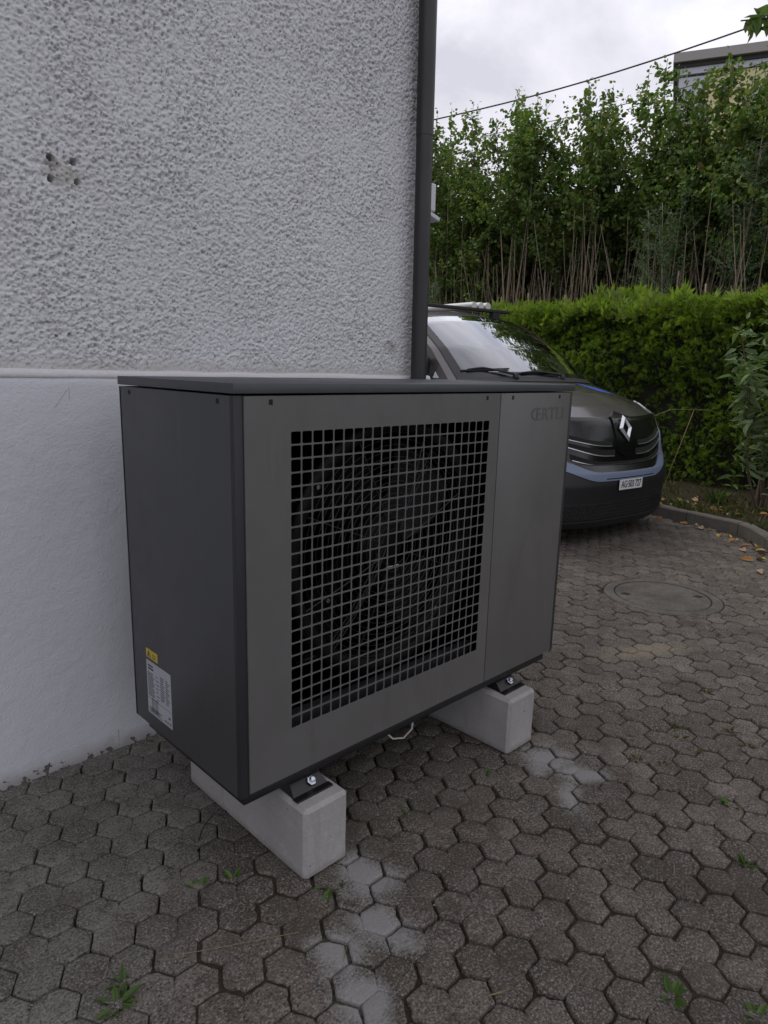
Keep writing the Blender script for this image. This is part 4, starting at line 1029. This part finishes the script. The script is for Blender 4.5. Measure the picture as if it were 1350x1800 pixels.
def whip_tree(name, x, y, H, crown0, leafmat, label, cat, group, stems=3, twigs=36, spread=.5, size=(.055, .095), reach=.62, shape='oval', aspect=.78, seed=0, gz=.25, step=.034, feather=False):
    """several thin whips from one base; side twigs with alternating leaves on the upper part"""
    g = np.random.default_rng(seed); t_ = empty(name, (x, y, gz)); tag(t_, label, cat, group)
    tr = MB(); PP, DD, NN, SS = [], [], [], []
    for s_ in range(stems):
        a = g.uniform(0, 2*math.pi); sp = spread*g.uniform(.3, 1)*(.4 if s_ == 0 else 1)
        h_ = (H-gz)*(g.uniform(.78, .98) if s_ else 1.0)
        p0 = np.array([x+g.normal(0, .08), y+g.normal(0, .08), gz-.05]); p1 = np.array([x+math.cos(a)*sp, y+math.sin(a)*sp, gz+h_])
        pl = polyline(p0, p1, .10, 12, g); r0 = g.uniform(.010, .019)
        tr.tube(pl, list(np.linspace(r0, .0035, 12)), 5)
        axes = [(pl[0]*0+at_line(pl, np.array([.74]))[0], pl[-1], .0)]
        for q in range(twigs):
            t = crown0+(.97-crown0)*g.random()**.9; b = at_line(pl, np.array([t]))[0]; k = (t-crown0)/(1-crown0)
            ln = (reach*(1-k**2.2)*(.45+.55*min(1, k/.15))+.10)*g.uniform(.5, 1.1); az = g.uniform(0, 2*math.pi); el = g.uniform(.15, .95)
            e_ = b+ln*np.array([math.cos(az)*math.cos(el), math.sin(az)*math.cos(el), math.sin(el)]); axes.append((b, e_, 1))
            if q % 3 == 0: tr.tube([b, (b+e_)/2+np.array([0, 0, -.02]), e_], [.004, .003, .0015], 3, cap=False)
        for (b, e_, side_) in axes:
            ln = np.linalg.norm(e_-b); m_ = int(ln/step)+3; tt = np.linspace(.12, 1.03, m_)+g.normal(0, .02, m_)
            d = (e_-b)/ln; sv = np.cross(d, rand_dir(1, .5, g)[0]); sv /= np.linalg.norm(sv)
            sg = np.where(np.arange(m_) % 2 == 0, 1, -1)[:, None]
            if not side_: 
                an = np.arange(m_)*2.4; s2 = np.cross(d, sv); sdv = np.cos(an)[:, None]*sv+np.sin(an)[:, None]*s2
            else: sdv = sg*sv
            P_ = b+(e_-b)*tt[:, None]+g.normal(0, .012, (m_, 3))
            D_ = d*.45+sdv*.8+g.normal(0, .28, (m_, 3))+np.array([0, 0, -.25])
            PP.append(P_); DD.append(D_); NN.append(rand_dir(m_, 1.3, g)+np.cross(D_, d)*.3); SS.append(g.uniform(size[0], size[1], m_)*(1-.35*np.clip(tt, 0, 1)**3))
    tr.build('trunk', MAT['whip'], t_, smooth=True)
    v, f = leaves_mesh(np.concatenate(PP), np.concatenate(DD), np.concatenate(NN), np.concatenate(SS), aspect, shape)
    build('crown', v, f, leafmat, t_)
    return t_
G_WHIP = 'tall thin trees behind the hedge'
LB = 'slender leafy tree with bare brown stems in the row behind the hedge'
TREES = [(9.06, .75, 4.82), (8.75, 1.22, 4.75), (8.91, 1.64, 4.94), (9.17, 2.14, 5.1), (9.0, 2.5, 4.9), (8.94, 2.81, 5.19), (9.03, 3.35, 5.25), (9.1, 3.08, 5.10), (9.32, 4.0, 5.33), (9.01, 4.41, 5.21), (9.39, 4.81, 5.23), (9.1, 5.15, 5.0), (8.89, 5.57, 5.35), (9.18, 5.85, 5.47), (9.71, 6.47, 5.48), (9.3, 6.75, 5.0), (9.42, 7.06, 5.66), (9.12, 7.55, 5.57), (9.45, 7.85, 5.71), (9.73, 8.5, 5.6)]
for k, (x, y, H) in enumerate(TREES):
    g_ = np.random.default_rng(900+k)
    whip_tree('hazel_tree', x, y, H+(.22 if y > 3.2 else .14), (.58 if y < 6.3 else .50)+g_.uniform(-.09, .07), MAT['hazel'], LB, 'tree', G_WHIP, int(g_.integers(4, 6)), 44, .55, seed=500+k)
# rowans with grey green feathery leaves in front of the row
for (x, y, H, c0, lb) in ((8.45, 2.85, 3.75, .50, 'grey green rowan with feathery leaves, right of the middle of the tree row'), (8.4, 2.05, 4.3, .50, 'grey green rowan with feathery leaves at the right end of the tree row'), (8.7, 7.35, 2.95, .42, 'low grey green rowan beside the house corner at the left end of the tree row')):
    whip_tree('rowan_tree', x, y, H, c0, MAT['rowan'], lb, 'tree', None, 3, 46, .4, (.035, .062), .5, 'lance', .34, seed=int(x*100+y*10), step=.02)
# yellowish tree top by the downpipe
whip_tree('maple_tree', 10.2, 8.95, 5.35, .35, MAT['yellowing'], 'yellow green rounded tree top just right of the downpipe', 'tree', None, 6, 60, .9, (.05, .08), .7, seed=77)
# darker bushes filling in behind
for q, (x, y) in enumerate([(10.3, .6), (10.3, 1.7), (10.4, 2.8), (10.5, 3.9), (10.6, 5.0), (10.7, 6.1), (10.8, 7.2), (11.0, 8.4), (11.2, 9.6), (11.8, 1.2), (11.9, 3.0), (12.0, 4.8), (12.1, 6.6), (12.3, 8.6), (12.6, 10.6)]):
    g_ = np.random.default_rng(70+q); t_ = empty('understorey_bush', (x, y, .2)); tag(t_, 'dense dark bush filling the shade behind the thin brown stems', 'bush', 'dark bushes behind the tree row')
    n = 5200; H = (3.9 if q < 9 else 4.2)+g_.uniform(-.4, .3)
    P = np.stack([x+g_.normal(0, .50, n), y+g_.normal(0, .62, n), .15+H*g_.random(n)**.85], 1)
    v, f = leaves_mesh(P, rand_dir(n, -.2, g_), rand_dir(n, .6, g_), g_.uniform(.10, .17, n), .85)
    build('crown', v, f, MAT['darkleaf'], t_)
    tr = MB()
    for _ in range(9):
        p0 = (x+g_.normal(0, .3), y+g_.normal(0, .3), .1); tr.tube(polyline(p0, (p0[0]+g_.normal(0, .35), p0[1]+g_.normal(0, .35), H*.9), .12, 8, g_), list(np.linspace(.016, .004, 8)), 5)
    tr.build('trunk', MAT['bark'], t_, smooth=True)
# cut-off stumps and dry twigs sticking up just behind the hedge
for q in range(16):
    g_ = np.random.default_rng(40+q); y = .6+q*.42+g_.uniform(-.15, .15); x = 7.75+.13*y+g_.uniform(-.1, .35); H = 2.2+g_.uniform(.0, .55)
    o = MB().tube(polyline((x, y, .2), (x+g_.normal(0, .10), y+g_.normal(0, .14), H), .05, 8, g_), list(np.linspace(.016, .010, 8)), 6).build('cut_stem', MAT['whip'], at=(x, y, .2), smooth=True)
    tag(o, 'sawn off bare brown stem poking up just above the hedge', 'stem', 'sawn off stems behind the hedge')
tw = MB(); g_ = np.random.default_rng(9)
for q in range(560):
    y = g_.uniform(.2, 9.5); x = 8.1+.13*y+g_.uniform(-.3, 1.2); p0 = (x, y, g_.uniform(.4, 1.2)); tw.tube(polyline(p0, (x+g_.normal(0, .3), y+g_.normal(0, .3), p0[2]+g_.uniform(1.4, 2.7)), .06, 6, g_), list(np.linspace(.009, .003, 6)), 3, cap=False)
o = tw.build('dry_brush', MAT['whip']); tag(o, 'tangle of thin dry brown twigs between the tree stems', 'twigs', kind='stuff')

# ---- thuja hedge
def hedge_x(y): return 6.80+(y-1)*.13
HY0, HY1, HZ = -4.2, 5.05, 2.16
hedge = empty('thuja_hedge', (hedge_x(1)+.4, 1, .1)); tag(hedge, 'trimmed bright green thuja hedge behind the van', 'hedge')
g_ = np.random.default_rng(5)
HW = .78
core = MB(); ys_ = np.linspace(HY0+.15, HY1-.18, 60)
for i in range(len(ys_)-1):
    pass
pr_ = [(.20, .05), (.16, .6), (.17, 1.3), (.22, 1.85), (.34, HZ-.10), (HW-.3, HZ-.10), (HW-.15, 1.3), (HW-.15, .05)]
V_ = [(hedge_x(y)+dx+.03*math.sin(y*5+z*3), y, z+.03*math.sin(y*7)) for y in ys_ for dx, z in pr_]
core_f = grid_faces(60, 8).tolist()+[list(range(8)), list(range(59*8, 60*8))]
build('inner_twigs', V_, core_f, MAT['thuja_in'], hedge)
def thuja_sprays(n, sampler, size, seed):
    g_ = np.random.default_rng(seed); P, Nrm, upb = sampler(n, g_); n = len(P)
    D = Nrm*.75+np.stack([g_.normal(0, .42, n), g_.normal(0, .42, n), g_.normal(0, .30, n)+upb], 1); D /= np.linalg.norm(D, axis=1, keepdims=True)
    side = np.cross(D, rand_dir(n, 0, g_)); side /= np.linalg.norm(side, axis=1, keepdims=True)
    L_ = g_.uniform(size[0], size[1], n)[:, None]
    V_ = []; k = 0; fr_ = []
    # central rib and two pairs of side fingers, each a slim diamond
    for (t0, ang, ln, wd) in ((0, 0, 1.0, .15), (.12, .75, .62, .16), (.12, -.75, .62, .16), (.40, .65, .48, .17), (.40, -.65, .48, .17)):
        b = P+D*L_*t0; d = D*math.cos(ang)+side*math.sin(ang); s_ = np.cross(d, np.cross(D, side)); s_ /= np.maximum(np.linalg.norm(s_, axis=1, keepdims=True), 1e-9)
        V_ += [b, b+d*L_*ln*.5+s_*L_*wd*.5, b+d*L_*ln, b+d*L_*ln*.5-s_*L_*wd*.5]
        fr_.append([k, k+1, k+2, k+3]); k += 4
    V_ = np.stack(V_, 1).reshape(-1, 3); b = np.arange(n)[:, None]*k
    F_ = []
    for q in fr_: F_ += (b+np.array(q)[None]).tolist()
    return V_, F_
def front_face(n, g_):
    N_ = n*3; y = g_.uniform(HY0, HY1, N_); z = .10+(HZ-.14)*g_.random(N_)**.8
    cl_ = np.sin(y*9.3+2.1*np.sin(z*6.7))*np.sin(z*12.9+1.7*np.sin(y*5.3))+.6*np.sin(y*23.1+z*17.3)*np.sin(z*27-y*9)
    keep = np.where(g_.random(N_) < np.clip(.50+.30*cl_+.35*np.clip((z-1.5)/.6, 0, 1), .12, 1))[0][:n]; y, z, cl_ = y[keep], z[keep], cl_[keep]; n = len(y)
    lump = .07*np.sin(y*3.1+1.3*np.sin(z*2.3))+.05*np.sin(z*4.1+y*1.7)-.05*cl_
    x = hedge_x(y)+.07+lump+.10*((z-1.2)/1.2)**2*np.where(z > 1.2, 1, .3)+g_.normal(0, .035, n)
    return np.stack([x, y, z], 1), np.tile(np.array([-1, -.05, .1]), (n, 1)), np.full(n, .35)
def top_face(n, g_):
    y = g_.uniform(HY0, HY1, n); dx = g_.random(n)*HW; z = HZ-.10+.06*np.sin(y*2.6)+.05*np.sin(y*6.1+dx*5)+g_.normal(0, .035, n)-.12*np.clip((.18-dx)/.18, 0, 1)
    return np.stack([hedge_x(y)+dx, y, z], 1), np.tile(np.array([-.25, 0, .6]), (n, 1)), np.full(n, .65)
def end_face(n, g_):
    dx = g_.random(n)*HW; z = .1+(HZ-.1)*g_.random(n); return np.stack([hedge_x(HY1)+dx, HY1-.06+g_.normal(0, .05, n), z], 1), np.tile(np.array([-.1, 1, .1]), (n, 1)), np.full(n, .4)
parts_ = [thuja_sprays(27000, front_face, (.04, .10), 1), thuja_sprays(2500, end_face, (.06, .12), 3)]
V_ = []; F_ = []; nb_ = 0
for v, f in parts_: V_.append(v); F_ += [tuple(q+nb_ for q in ff) for ff in f]; nb_ += len(v)
build('foliage', np.concatenate(V_), F_, MAT['thuja'], hedge)
v, f = thuja_sprays(17000, top_face, (.05, .15), 2); v2, f2 = thuja_sprays(420, top_face, (.16, .32), 12); f = f+[tuple(q+len(v) for q in ff) for ff in f2]; v = np.concatenate([v, v2]); build('new_growth_skylit', v, f, MAT['thuja_new_skylit'], hedge)
tr = MB()
for y in np.arange(HY0+.3, HY1, .45): tr.tube([(hedge_x(y)+.3, y, .0), (hedge_x(y)+.32, y+.03, 1.0)], .03, 6)
o = tr.build('stems', MAT['bark'], hedge); tag(o, kind='stuff')

# ---- broad-leaved shrub at the right edge
bd = empty('butterfly_bush', (6.10, .72, .08)); tag(bd, 'tall shrub with long grey green leaves on brown stems by the kerb', 'shrub')
g_ = np.random.default_rng(15); tr = MB(); V_ = []; F_ = []; nb_ = 0
stem_ends = [(5.95, .62, 1.95), (5.85, 1.02, 1.75), (6.2, .45, 2.15), (6.0, .2, 1.9), (6.3, .9, 2.0), (5.72, .88, 1.45), (6.1, .30, 1.45), (5.8, .55, 1.2), (6.25, .1, 2.3)]
for q, e_ in enumerate(stem_ends):
    p0 = np.array([6.10+g_.normal(0, .03), .70+g_.normal(0, .04), .02]); pl = polyline(p0, e_, .07, 12, g_); tr.tube(pl, list(np.linspace(.026 if q < 4 else .014, .004, 12)), 6)
    for (n, sz, lo, r_) in ((62, (.10, .19), .28, .13), (120, (.035, .09), .22, .12)):
        tt = lo+(1-lo)*g_.random(n)**.8; b = at_line(pl, tt); a = g_.uniform(0, 2*math.pi, n)
        D = np.stack([np.cos(a), np.sin(a), g_.normal(-.15 if n == 62 else .45, .45, n)], 1); P = b+D*.02+rand_dir(n, 0, g_)*(r_*g_.random(n))[:, None]
        v, f = leaves_mesh(P, D, rand_dir(n, 1.6, g_), g_.uniform(*sz, n), .34, 'lance'); V_.append(v); F_ += [tuple(x_+nb_ for x_ in ff) for ff in f]; nb_ += len(v)
tr.build('stem', MAT['bark'], bd, smooth=True); build('foliage', np.concatenate(V_), F_, MAT['buddleia'], bd)

# ---- tree out of frame on the right, one drooping branch reaches into the corner
tx, ty = 5.15, -1.75
ot = empty('garden_tree', (tx, ty, .05)); tag(ot, 'tree leaning in from the right, a few dark leaves in the top corner', 'tree')
g_ = np.random.default_rng(33); tr = MB(); tr.tube([(tx, ty, 0), (tx-.05, ty+.05, 1.2), (tx-.15, ty+.12, 2.4), (tx-.3, ty+.2, 3.6), (tx-.3, ty+.3, 5.0)], [.11, .095, .08, .055, .02], 10)
V_ = []; F_ = []; nb_ = 0
tips = [((tx-.25, ty+.2, 3.3), (2.56, .05, 2.80), 34)]+[((tx-.15-.02*q, ty+.12+.02*q, 2.5+.22*q), (tx+1.5*math.cos(q*2.4)-.2, ty+1.4*math.sin(q*2.4)-.5, 3.1+.26*q), 330) for q in range(9)]
for qi, (p0, p1, n) in enumerate(tips):
    pl = polyline(p0, p1, .10, 10, g_); tr.tube(pl, list(np.linspace(.024, .003, 10)), 5)
    tt = (.90+.10*g_.random(n)) if qi == 0 else .15+.85*g_.random(n)
    b = at_line(pl, tt); P = b+rand_dir(n, 0, g_)*((.04 if qi == 0 else .34)*g_.random(n))[:, None]
    D = rand_dir(n, -1.0 if qi == 0 else -.5, g_); v, f = leaves_mesh(P, D, rand_dir(n, .5, g_), g_.uniform(.06, .10, n), .5); V_.append(v); F_ += [tuple(x_+nb_ for x_ in ff) for ff in f]; nb_ += len(v)
tr.build('trunk', MAT['bark'], ot, smooth=True); build('crown', np.concatenate(V_), F_, MAT['hazel'], ot)

# ---- weeds in the joints, grass and litter along the kerb
def weed(x, y, n, ln, label, group=None, wide=.3, name='weed', z=.0, up=.5, mat='weed', seed=None):
    g_ = np.random.default_rng(seed if seed is not None else int(abs(x*1000+y*37)*10) % 99991)
    a = g_.uniform(0, 2*math.pi, n); D = np.stack([np.cos(a), np.sin(a), np.abs(g_.normal(up, .25, n))], 1)
    P = np.stack([x+.004*np.cos(a), y+.004*np.sin(a), np.full(n, z-.006)], 1)
    v, f = leaves_mesh(P, D, np.tile(np.array([0, 0, 1.0]), (n, 1))+g_.normal(0, .25, (n, 3)), g_.uniform(.55, 1.0, n)*ln, wide, 'lance' if wide < .3 else 'oval')
    o = build(name, v, f, MAT[mat], at=(x, y, z)); tag(o, label, 'weed', group); return o
weed(-.356, -.076, 16, .060, 'dandelion rosette growing in the paving at the bottom left', wide=.30, name='dandelion', up=.18)
weed(-.325, -.035, 7, .045, 'small second dandelion just above the bottom left rosette', wide=.28, name='dandelion', up=.5)
weed(.120, -.165, 2, .085, 'single long green leaf in the joint in front of the near block', wide=.36, name='plantain', up=.15, seed=3)
weed(.170, -.112, 3, .045, 'small green weed touching the front corner of the near block', wide=.4, name='weed', up=.2)
weed(.225, -.115, 3, .045, 'low green sprout on the pale dust right of the near block corner', wide=.3, name='weed', up=.1)
weed(-.066, .102, 6, .035, 'tiny leafy weed left of the near block, farther from it', wide=.4); weed(.012, .066, 6, .038, 'tiny leafy weed left of the near block, closer to it', wide=.4)
weed(1.068, -.828, 7, .055, 'plantain with upright leaves near the right edge of the paving', wide=.28, name='plantain', up=.7)
weed(.519, -.86, 8, .045, 'leafy weed near the bottom edge of the paving, right of the middle', wide=.42)
weed(.60, -1.005, 9, .045, 'leafy weed in the bottom right corner of the paving', wide=.35)
weed(1.318, -.704, 5, .045, 'round leaved green weed with dry stalks at the right side of the paving', wide=.5)
weed(.874, -.081, 7, .035, 'small weed in the joints left of the far block', wide=.35); weed(.54, -.056, 5, .03, 'tiny weed midway between the two blocks', wide=.35)
GT = 'little grass tufts in the paving joints'
for (x, y) in ((1.341, -.387), (1.795, -.537), (1.66, -.39), (1.45, -.30), (1.55, -.50), (1.72, -.62), (1.38, -.46), (1.60, -.43), (2.05, -.35), (2.2, -.75), (2.6, -.6), (2.0, -.95), (1.5, -1.0), (3.0, -.45), (2.75, -.15), (3.3, -.5)):
    weed(x, y, 12, .040, 'little yellow green grass tuft growing in a paving joint', GT, .10, 'grass_tuft', mat='grass', up=.6)
# grass and ground cover in the bed
n = 5200; g_ = np.random.default_rng(8); ss_ = g_.uniform(cum[-1]*.30, cum[-1]*.80, n); off = .09+g_.random(n)**1.3*1.3
pk = np.array([np.r_[kpt(s_)] for s_ in ss_]).reshape(n, 2, 2); P = np.c_[pk[:, 0]+pk[:, 1]*off[:, None], .075+.02*off]
D = rand_dir(n, 1.2, g_); v, f = leaves_mesh(P, D, rand_dir(n, .2, g_), g_.uniform(.03, .11, n), .09, 'lance')
o = build('grass', v, f, MAT['grass']); tag(o, 'thin patchy grass between the kerb and the hedge', 'grass', kind='stuff')
for q, (x, y, n_, ln, lb) in enumerate(((5.75, 1.35, 16, .10, 'leafy ground weed behind the kerb next to the van bumper'), (6.05, 1.12, 22, .22, 'clump of long grass leaves at the foot of the hedge'), (5.80, .95, 14, .10, 'broad leaved weed behind the kerb in front of the hedge'), (6.0, .62, 20, .13, 'leafy weed at the foot of the tall right hand shrub'), (5.12, .30, 18, .085, 'green weed on the paving side of the kerb among fallen leaves'))):
    weed(x, y, n_, ln, lb, None, .14 if q == 1 else .34, 'weed', z=.0 if q == 4 else .09, up=1.2 if q == 1 else .7)
sap = empty('sapling', (6.0, .95, .09)); tag(sap, 'small bright green sapling with a few leaves against the dark hedge', 'sapling')
MB().tube([(6.0, .95, .05), (5.98, .96, .25), (5.94, .93, .42)], [.006, .005, .003], 5).build('stem', MAT['bark'], sap)
P = np.array([(5.94, .93, .42), (5.95, .94, .40), (5.97, .955, .32), (5.97, .955, .30), (5.99, .955, .24), (5.96, .95, .36)]); D = np.array([(-.6, .2, .5), (.2, -.9, .1), (-.4, -.7, -.3), (.2, .8, 0), (-.9, 0, -.2), (-.3, .6, .2)], float)
v, f = leaves_mesh(P, D, np.tile([0, 0, 1.0], (6, 1)), np.full(6, .10), .5); build('leaf', v, f, MAT['weed'], sap)
# long dry stalks beside the van
for pts_, lb in (([(5.42, 1.42, .05), (5.55, 1.35, .5), (5.72, 1.28, 1.0)], 'straight dry stalk leaning from the kerb beside the van'), ([(5.2, 1.52, .90), (5.5, 1.40, 1.0), (5.85, 1.2, 1.0), (6.1, 1.02, .88), (6.25, .92, .86)], 'thin arching bramble shoot between the van and the shrub')):
    o = MB().tube(smooth3 := [tuple(p) for p in pts_], .0024, 5).build('dry_stalk', MAT['straw'], at=pts_[0], smooth=True); tag(o, lb, 'stalk')
# fallen leaves by the kerb
lf = leaves_mesh(np.zeros((1, 3)), np.array([[1.0, 0, .05]]), np.array([[0, .1, 1.0]]), np.array([.09]), .55, fold=.3)
lme = bpy.data.meshes.new('fallen_leaf'); lme.from_pydata((lf[0]-np.array([.045, 0, 0])).tolist(), [], lf[1])
lmats = [mat_plain('fallen_leaf_%s' % nm, c_, .7, nscale=30, namp=.3) for nm, c_ in (('brown', (.16, .075, .03)), ('orange', (.30, .15, .045)), ('yellow', (.36, .26, .07)), ('pale', (.34, .25, .16)))]
lmes = []
for m_ in lmats: q_ = lme.copy(); q_.materials.append(m_); lmes.append(q_)
g_ = np.random.default_rng(77)
spots = [(5.33, 1.25), (5.28, 1.18), (5.30, 1.05), (5.22, .98), (5.25, .86), (5.18, .75), (5.12, .62), (5.08, .55), (5.02, .45), (4.95, .40), (4.88, .33), (4.80, .28), (4.86, .42), (4.98, .52), (5.05, .68), (5.14, .9), (5.2, 1.35), (5.3, 1.48), (4.55, .16), (4.62, .05), (4.7, .22), (4.45, .30), (4.40, -.05), (4.2, .1), (4.9, .12), (5.0, .30), (5.1, .45), (4.75, .36), (4.83, .20), (5.35, 1.1)]
for q, (x, y) in enumerate(spots):
    o = bpy.data.objects.new('fallen_leaf', lmes[q % 4]); put(o); s_ = g_.uniform(.7, 1.25); o.scale = (s_, s_, s_)
    o.location = (x+g_.normal(0, .03), y+g_.normal(0, .03), .010); o.scale = (s_*.8, s_*.8, s_*.8); o.rotation_euler = (g_.normal(0, .3), g_.normal(0, .3), g_.uniform(0, 6.28))
    tag(o, 'dry brown or yellow leaf fallen on the paving along the kerb', 'leaf', 'fallen leaves along the kerb')
for q in range(40):
    x, y = 5.5+g_.random()*.9, .5+g_.random()*1.0
    o = bpy.data.objects.new('fallen_leaf', lmes[q % 4]); put(o); s_ = g_.uniform(.5, 1.0); o.scale = (s_, s_, s_); o.location = (x, y, .105+.02*g_.random()); o.rotation_euler = (g_.normal(0, .4), g_.normal(0, .4), g_.uniform(0, 6.28))
    tag(o, 'dry leaf lying in the grass between kerb and hedge', 'leaf', 'fallen leaves in the planting bed')
# bits of straw, twigs and grit scattered over the stones
n = 420; x = g_.uniform(-.6, 4.2, n); y = g_.uniform(-1.6, .8, n); keep = (y < .75) & ((x > .3) | (y < .0)) & (y-.9*x < .3); x, y = x[keep], y[keep]; n = len(x)
P = np.c_[x, y, np.full(n, .0035)]; a = g_.uniform(0, 6.28, n); D = np.c_[np.cos(a), np.sin(a), g_.normal(0, .05, n)]
v, f = leaves_mesh(P, D, np.tile([0, 0, 1.0], (n, 1)), g_.uniform(.012, .07, n), .035, 'lance', .02); v[:, 2] = np.maximum(v[:, 2], .0022)
o = build('straw_litter', v, f, MAT['straw']); tag(o, 'scattered straw bits and thin dry stems on the paving', 'litter', kind='stuff')
n = 700; x = g_.uniform(-.6, 4.0, n); y = g_.uniform(-1.5, .8, n); gr = MB()
for q in range(n):
    s_ = g_.uniform(.0015, .0042); gr.add([(x[q]+s_*dx, y[q]+s_*dy, .001+s_*.7*dz) for dx, dy, dz in ((1, 0, 0), (0, 1, .1), (-1, .1, 0), (0, -1, .1), (0, 0, 1.2))], [(0, 1, 4), (1, 2, 4), (2, 3, 4), (3, 0, 4)])
for q in range(260):
    xx, yy = g_.uniform(-.8, .75), WY-abs(g_.normal(0, .02))-.002; s_ = g_.uniform(.002, .006)
    gr.add([(xx+s_*dx, yy+s_*dy, -.001+s_*.7*dz) for dx, dy, dz in ((1, 0, 0), (0, 1, .1), (-1, .1, 0), (0, -1, .1), (0, 0, 1.2))], [(0, 1, 4), (1, 2, 4), (2, 3, 4), (3, 0, 4)])
o = gr.build('grit', MAT['concrete']); tag(o, 'tiny pale grit grains lying on the paving', 'grit', kind='stuff')
# dry stems on the paving that can be picked out
for (p0, p1, lb) in (((-.20, -.06, .006), (.03, -.19, .006), 'long curved dry stem on the paving left of the near block'), ((1.02, -.30, .006), (.98, -.42, .006), 'short brown twig on the pale dust stain')):
    o = MB().tube(polyline(p0, p1, .02, 8, g_), .0008, 4).build('straw_stalk', MAT['straw'], at=p0); tag(o, lb, 'stem')

# ================================================================== FAR BUILDING AND CABLES
BA, BB = np.array([21.85, 9.31]), np.array([22.8, 7.1]); bd_ = (BB-BA)/np.hypot(*(BB-BA)); bn_ = np.array([-bd_[1], bd_[0]])
if bn_ @ (CAM[:2]-BA) < 0: bn_ = -bn_
fb = empty('apartment_building', (BA[0], BA[1], 0)); tag(fb, 'flat roofed apartment block with yellow and white facade rising above the trees', 'building')
def fpt(s, o_, z): p = BA+bd_*s+bn_*o_; return (p[0], p[1], z)
def fbox(name, s0, s1, o0, o1, z0, z1, mat, parent=fb):
    V = [fpt(s, o_, z) for z in (z0, z1) for s, o_ in ((s0, o0), (s1, o0), (s1, o1), (s0, o1))]
    return build(name, V, [(0, 1, 2, 3), (4, 7, 6, 5), (0, 4, 5, 1), (1, 5, 6, 2), (2, 6, 7, 3), (3, 7, 4, 0)], MAT[mat], parent)
fbox('wall', .05, 14, -9, -.02, -.2, 10.3, 'bwhite')
fbox('white_panel', .06, .80, -.019, .02, 0, 10.28, 'bwhite'); fbox('yellow_panel', .82, 2.15, -.019, .04, 0, 10.32, 'byellow'); fbox('white_panel', 2.17, 4.0, -.019, .02, 0, 9.72, 'bwhite'); fbox('yellow_panel', 2.17, 9, -.019, .04, 9.74, 10.32, 'byellow'); fbox('yellow_panel', 4.02, 9, -.019, .04, 0, 9.72, 'byellow')
fbox('fascia_band', .0, 14, -9, .10, 10.34, 10.52, 'bwhite'); fbox('soffit', -.1, 14, -9.1, .16, 10.525, 10.64, 'bshadow'); fbox('roof', -.16, 14.2, -9.2, .30, 10.645, 10.90, 'bfascia')
fbox('vent', .30, .42, .0205, .05, 9.72, 9.84, 'bshadow')
for z in (1.2, 4.1, 7.0):
    for s_ in (1.1, 4.8): 
        wn = fbox('window', s_, s_+1.0, .0405, .06, z, z+1.4, 'bwhite'); fbox('pane', s_+.08, s_+.92, .0605, .065, z+.08, z+1.32, 'bpane', wn)
def dist_pt(px, py, t):
    d = _f+_r*(px-675)/FOC-_u*(py-900)/FOC; return CAM+d*t/math.hypot(d[0], d[1])
a_, b_ = dist_pt(700, 224, 15), dist_pt(1480, -10, 13)
pts = [tuple(a_+(b_-a_)*t-np.array([0, 0, .16])*math.sin(t*math.pi)) for t in np.linspace(-.3, 1.25, 24)]
o = MB().tube(pts, .013, 6).build('overhead_cable', MAT['line'], at=pts[0]); tag(o, 'upper thick overhead cable crossing the sky', 'cable', 'overhead cables')
a_, b_ = dist_pt(960, 215, 24), dist_pt(1380, 98, 19)
pts = [tuple(a_+(b_-a_)*t-np.array([0, 0, .1])*math.sin(t*math.pi)) for t in np.linspace(-.4, 1.3, 24)]
o = MB().tube(pts, .011, 6).build('overhead_cable', MAT['line'], at=pts[0]); tag(o, 'lower thin overhead cable passing behind the tree tops', 'cable', 'overhead cables')
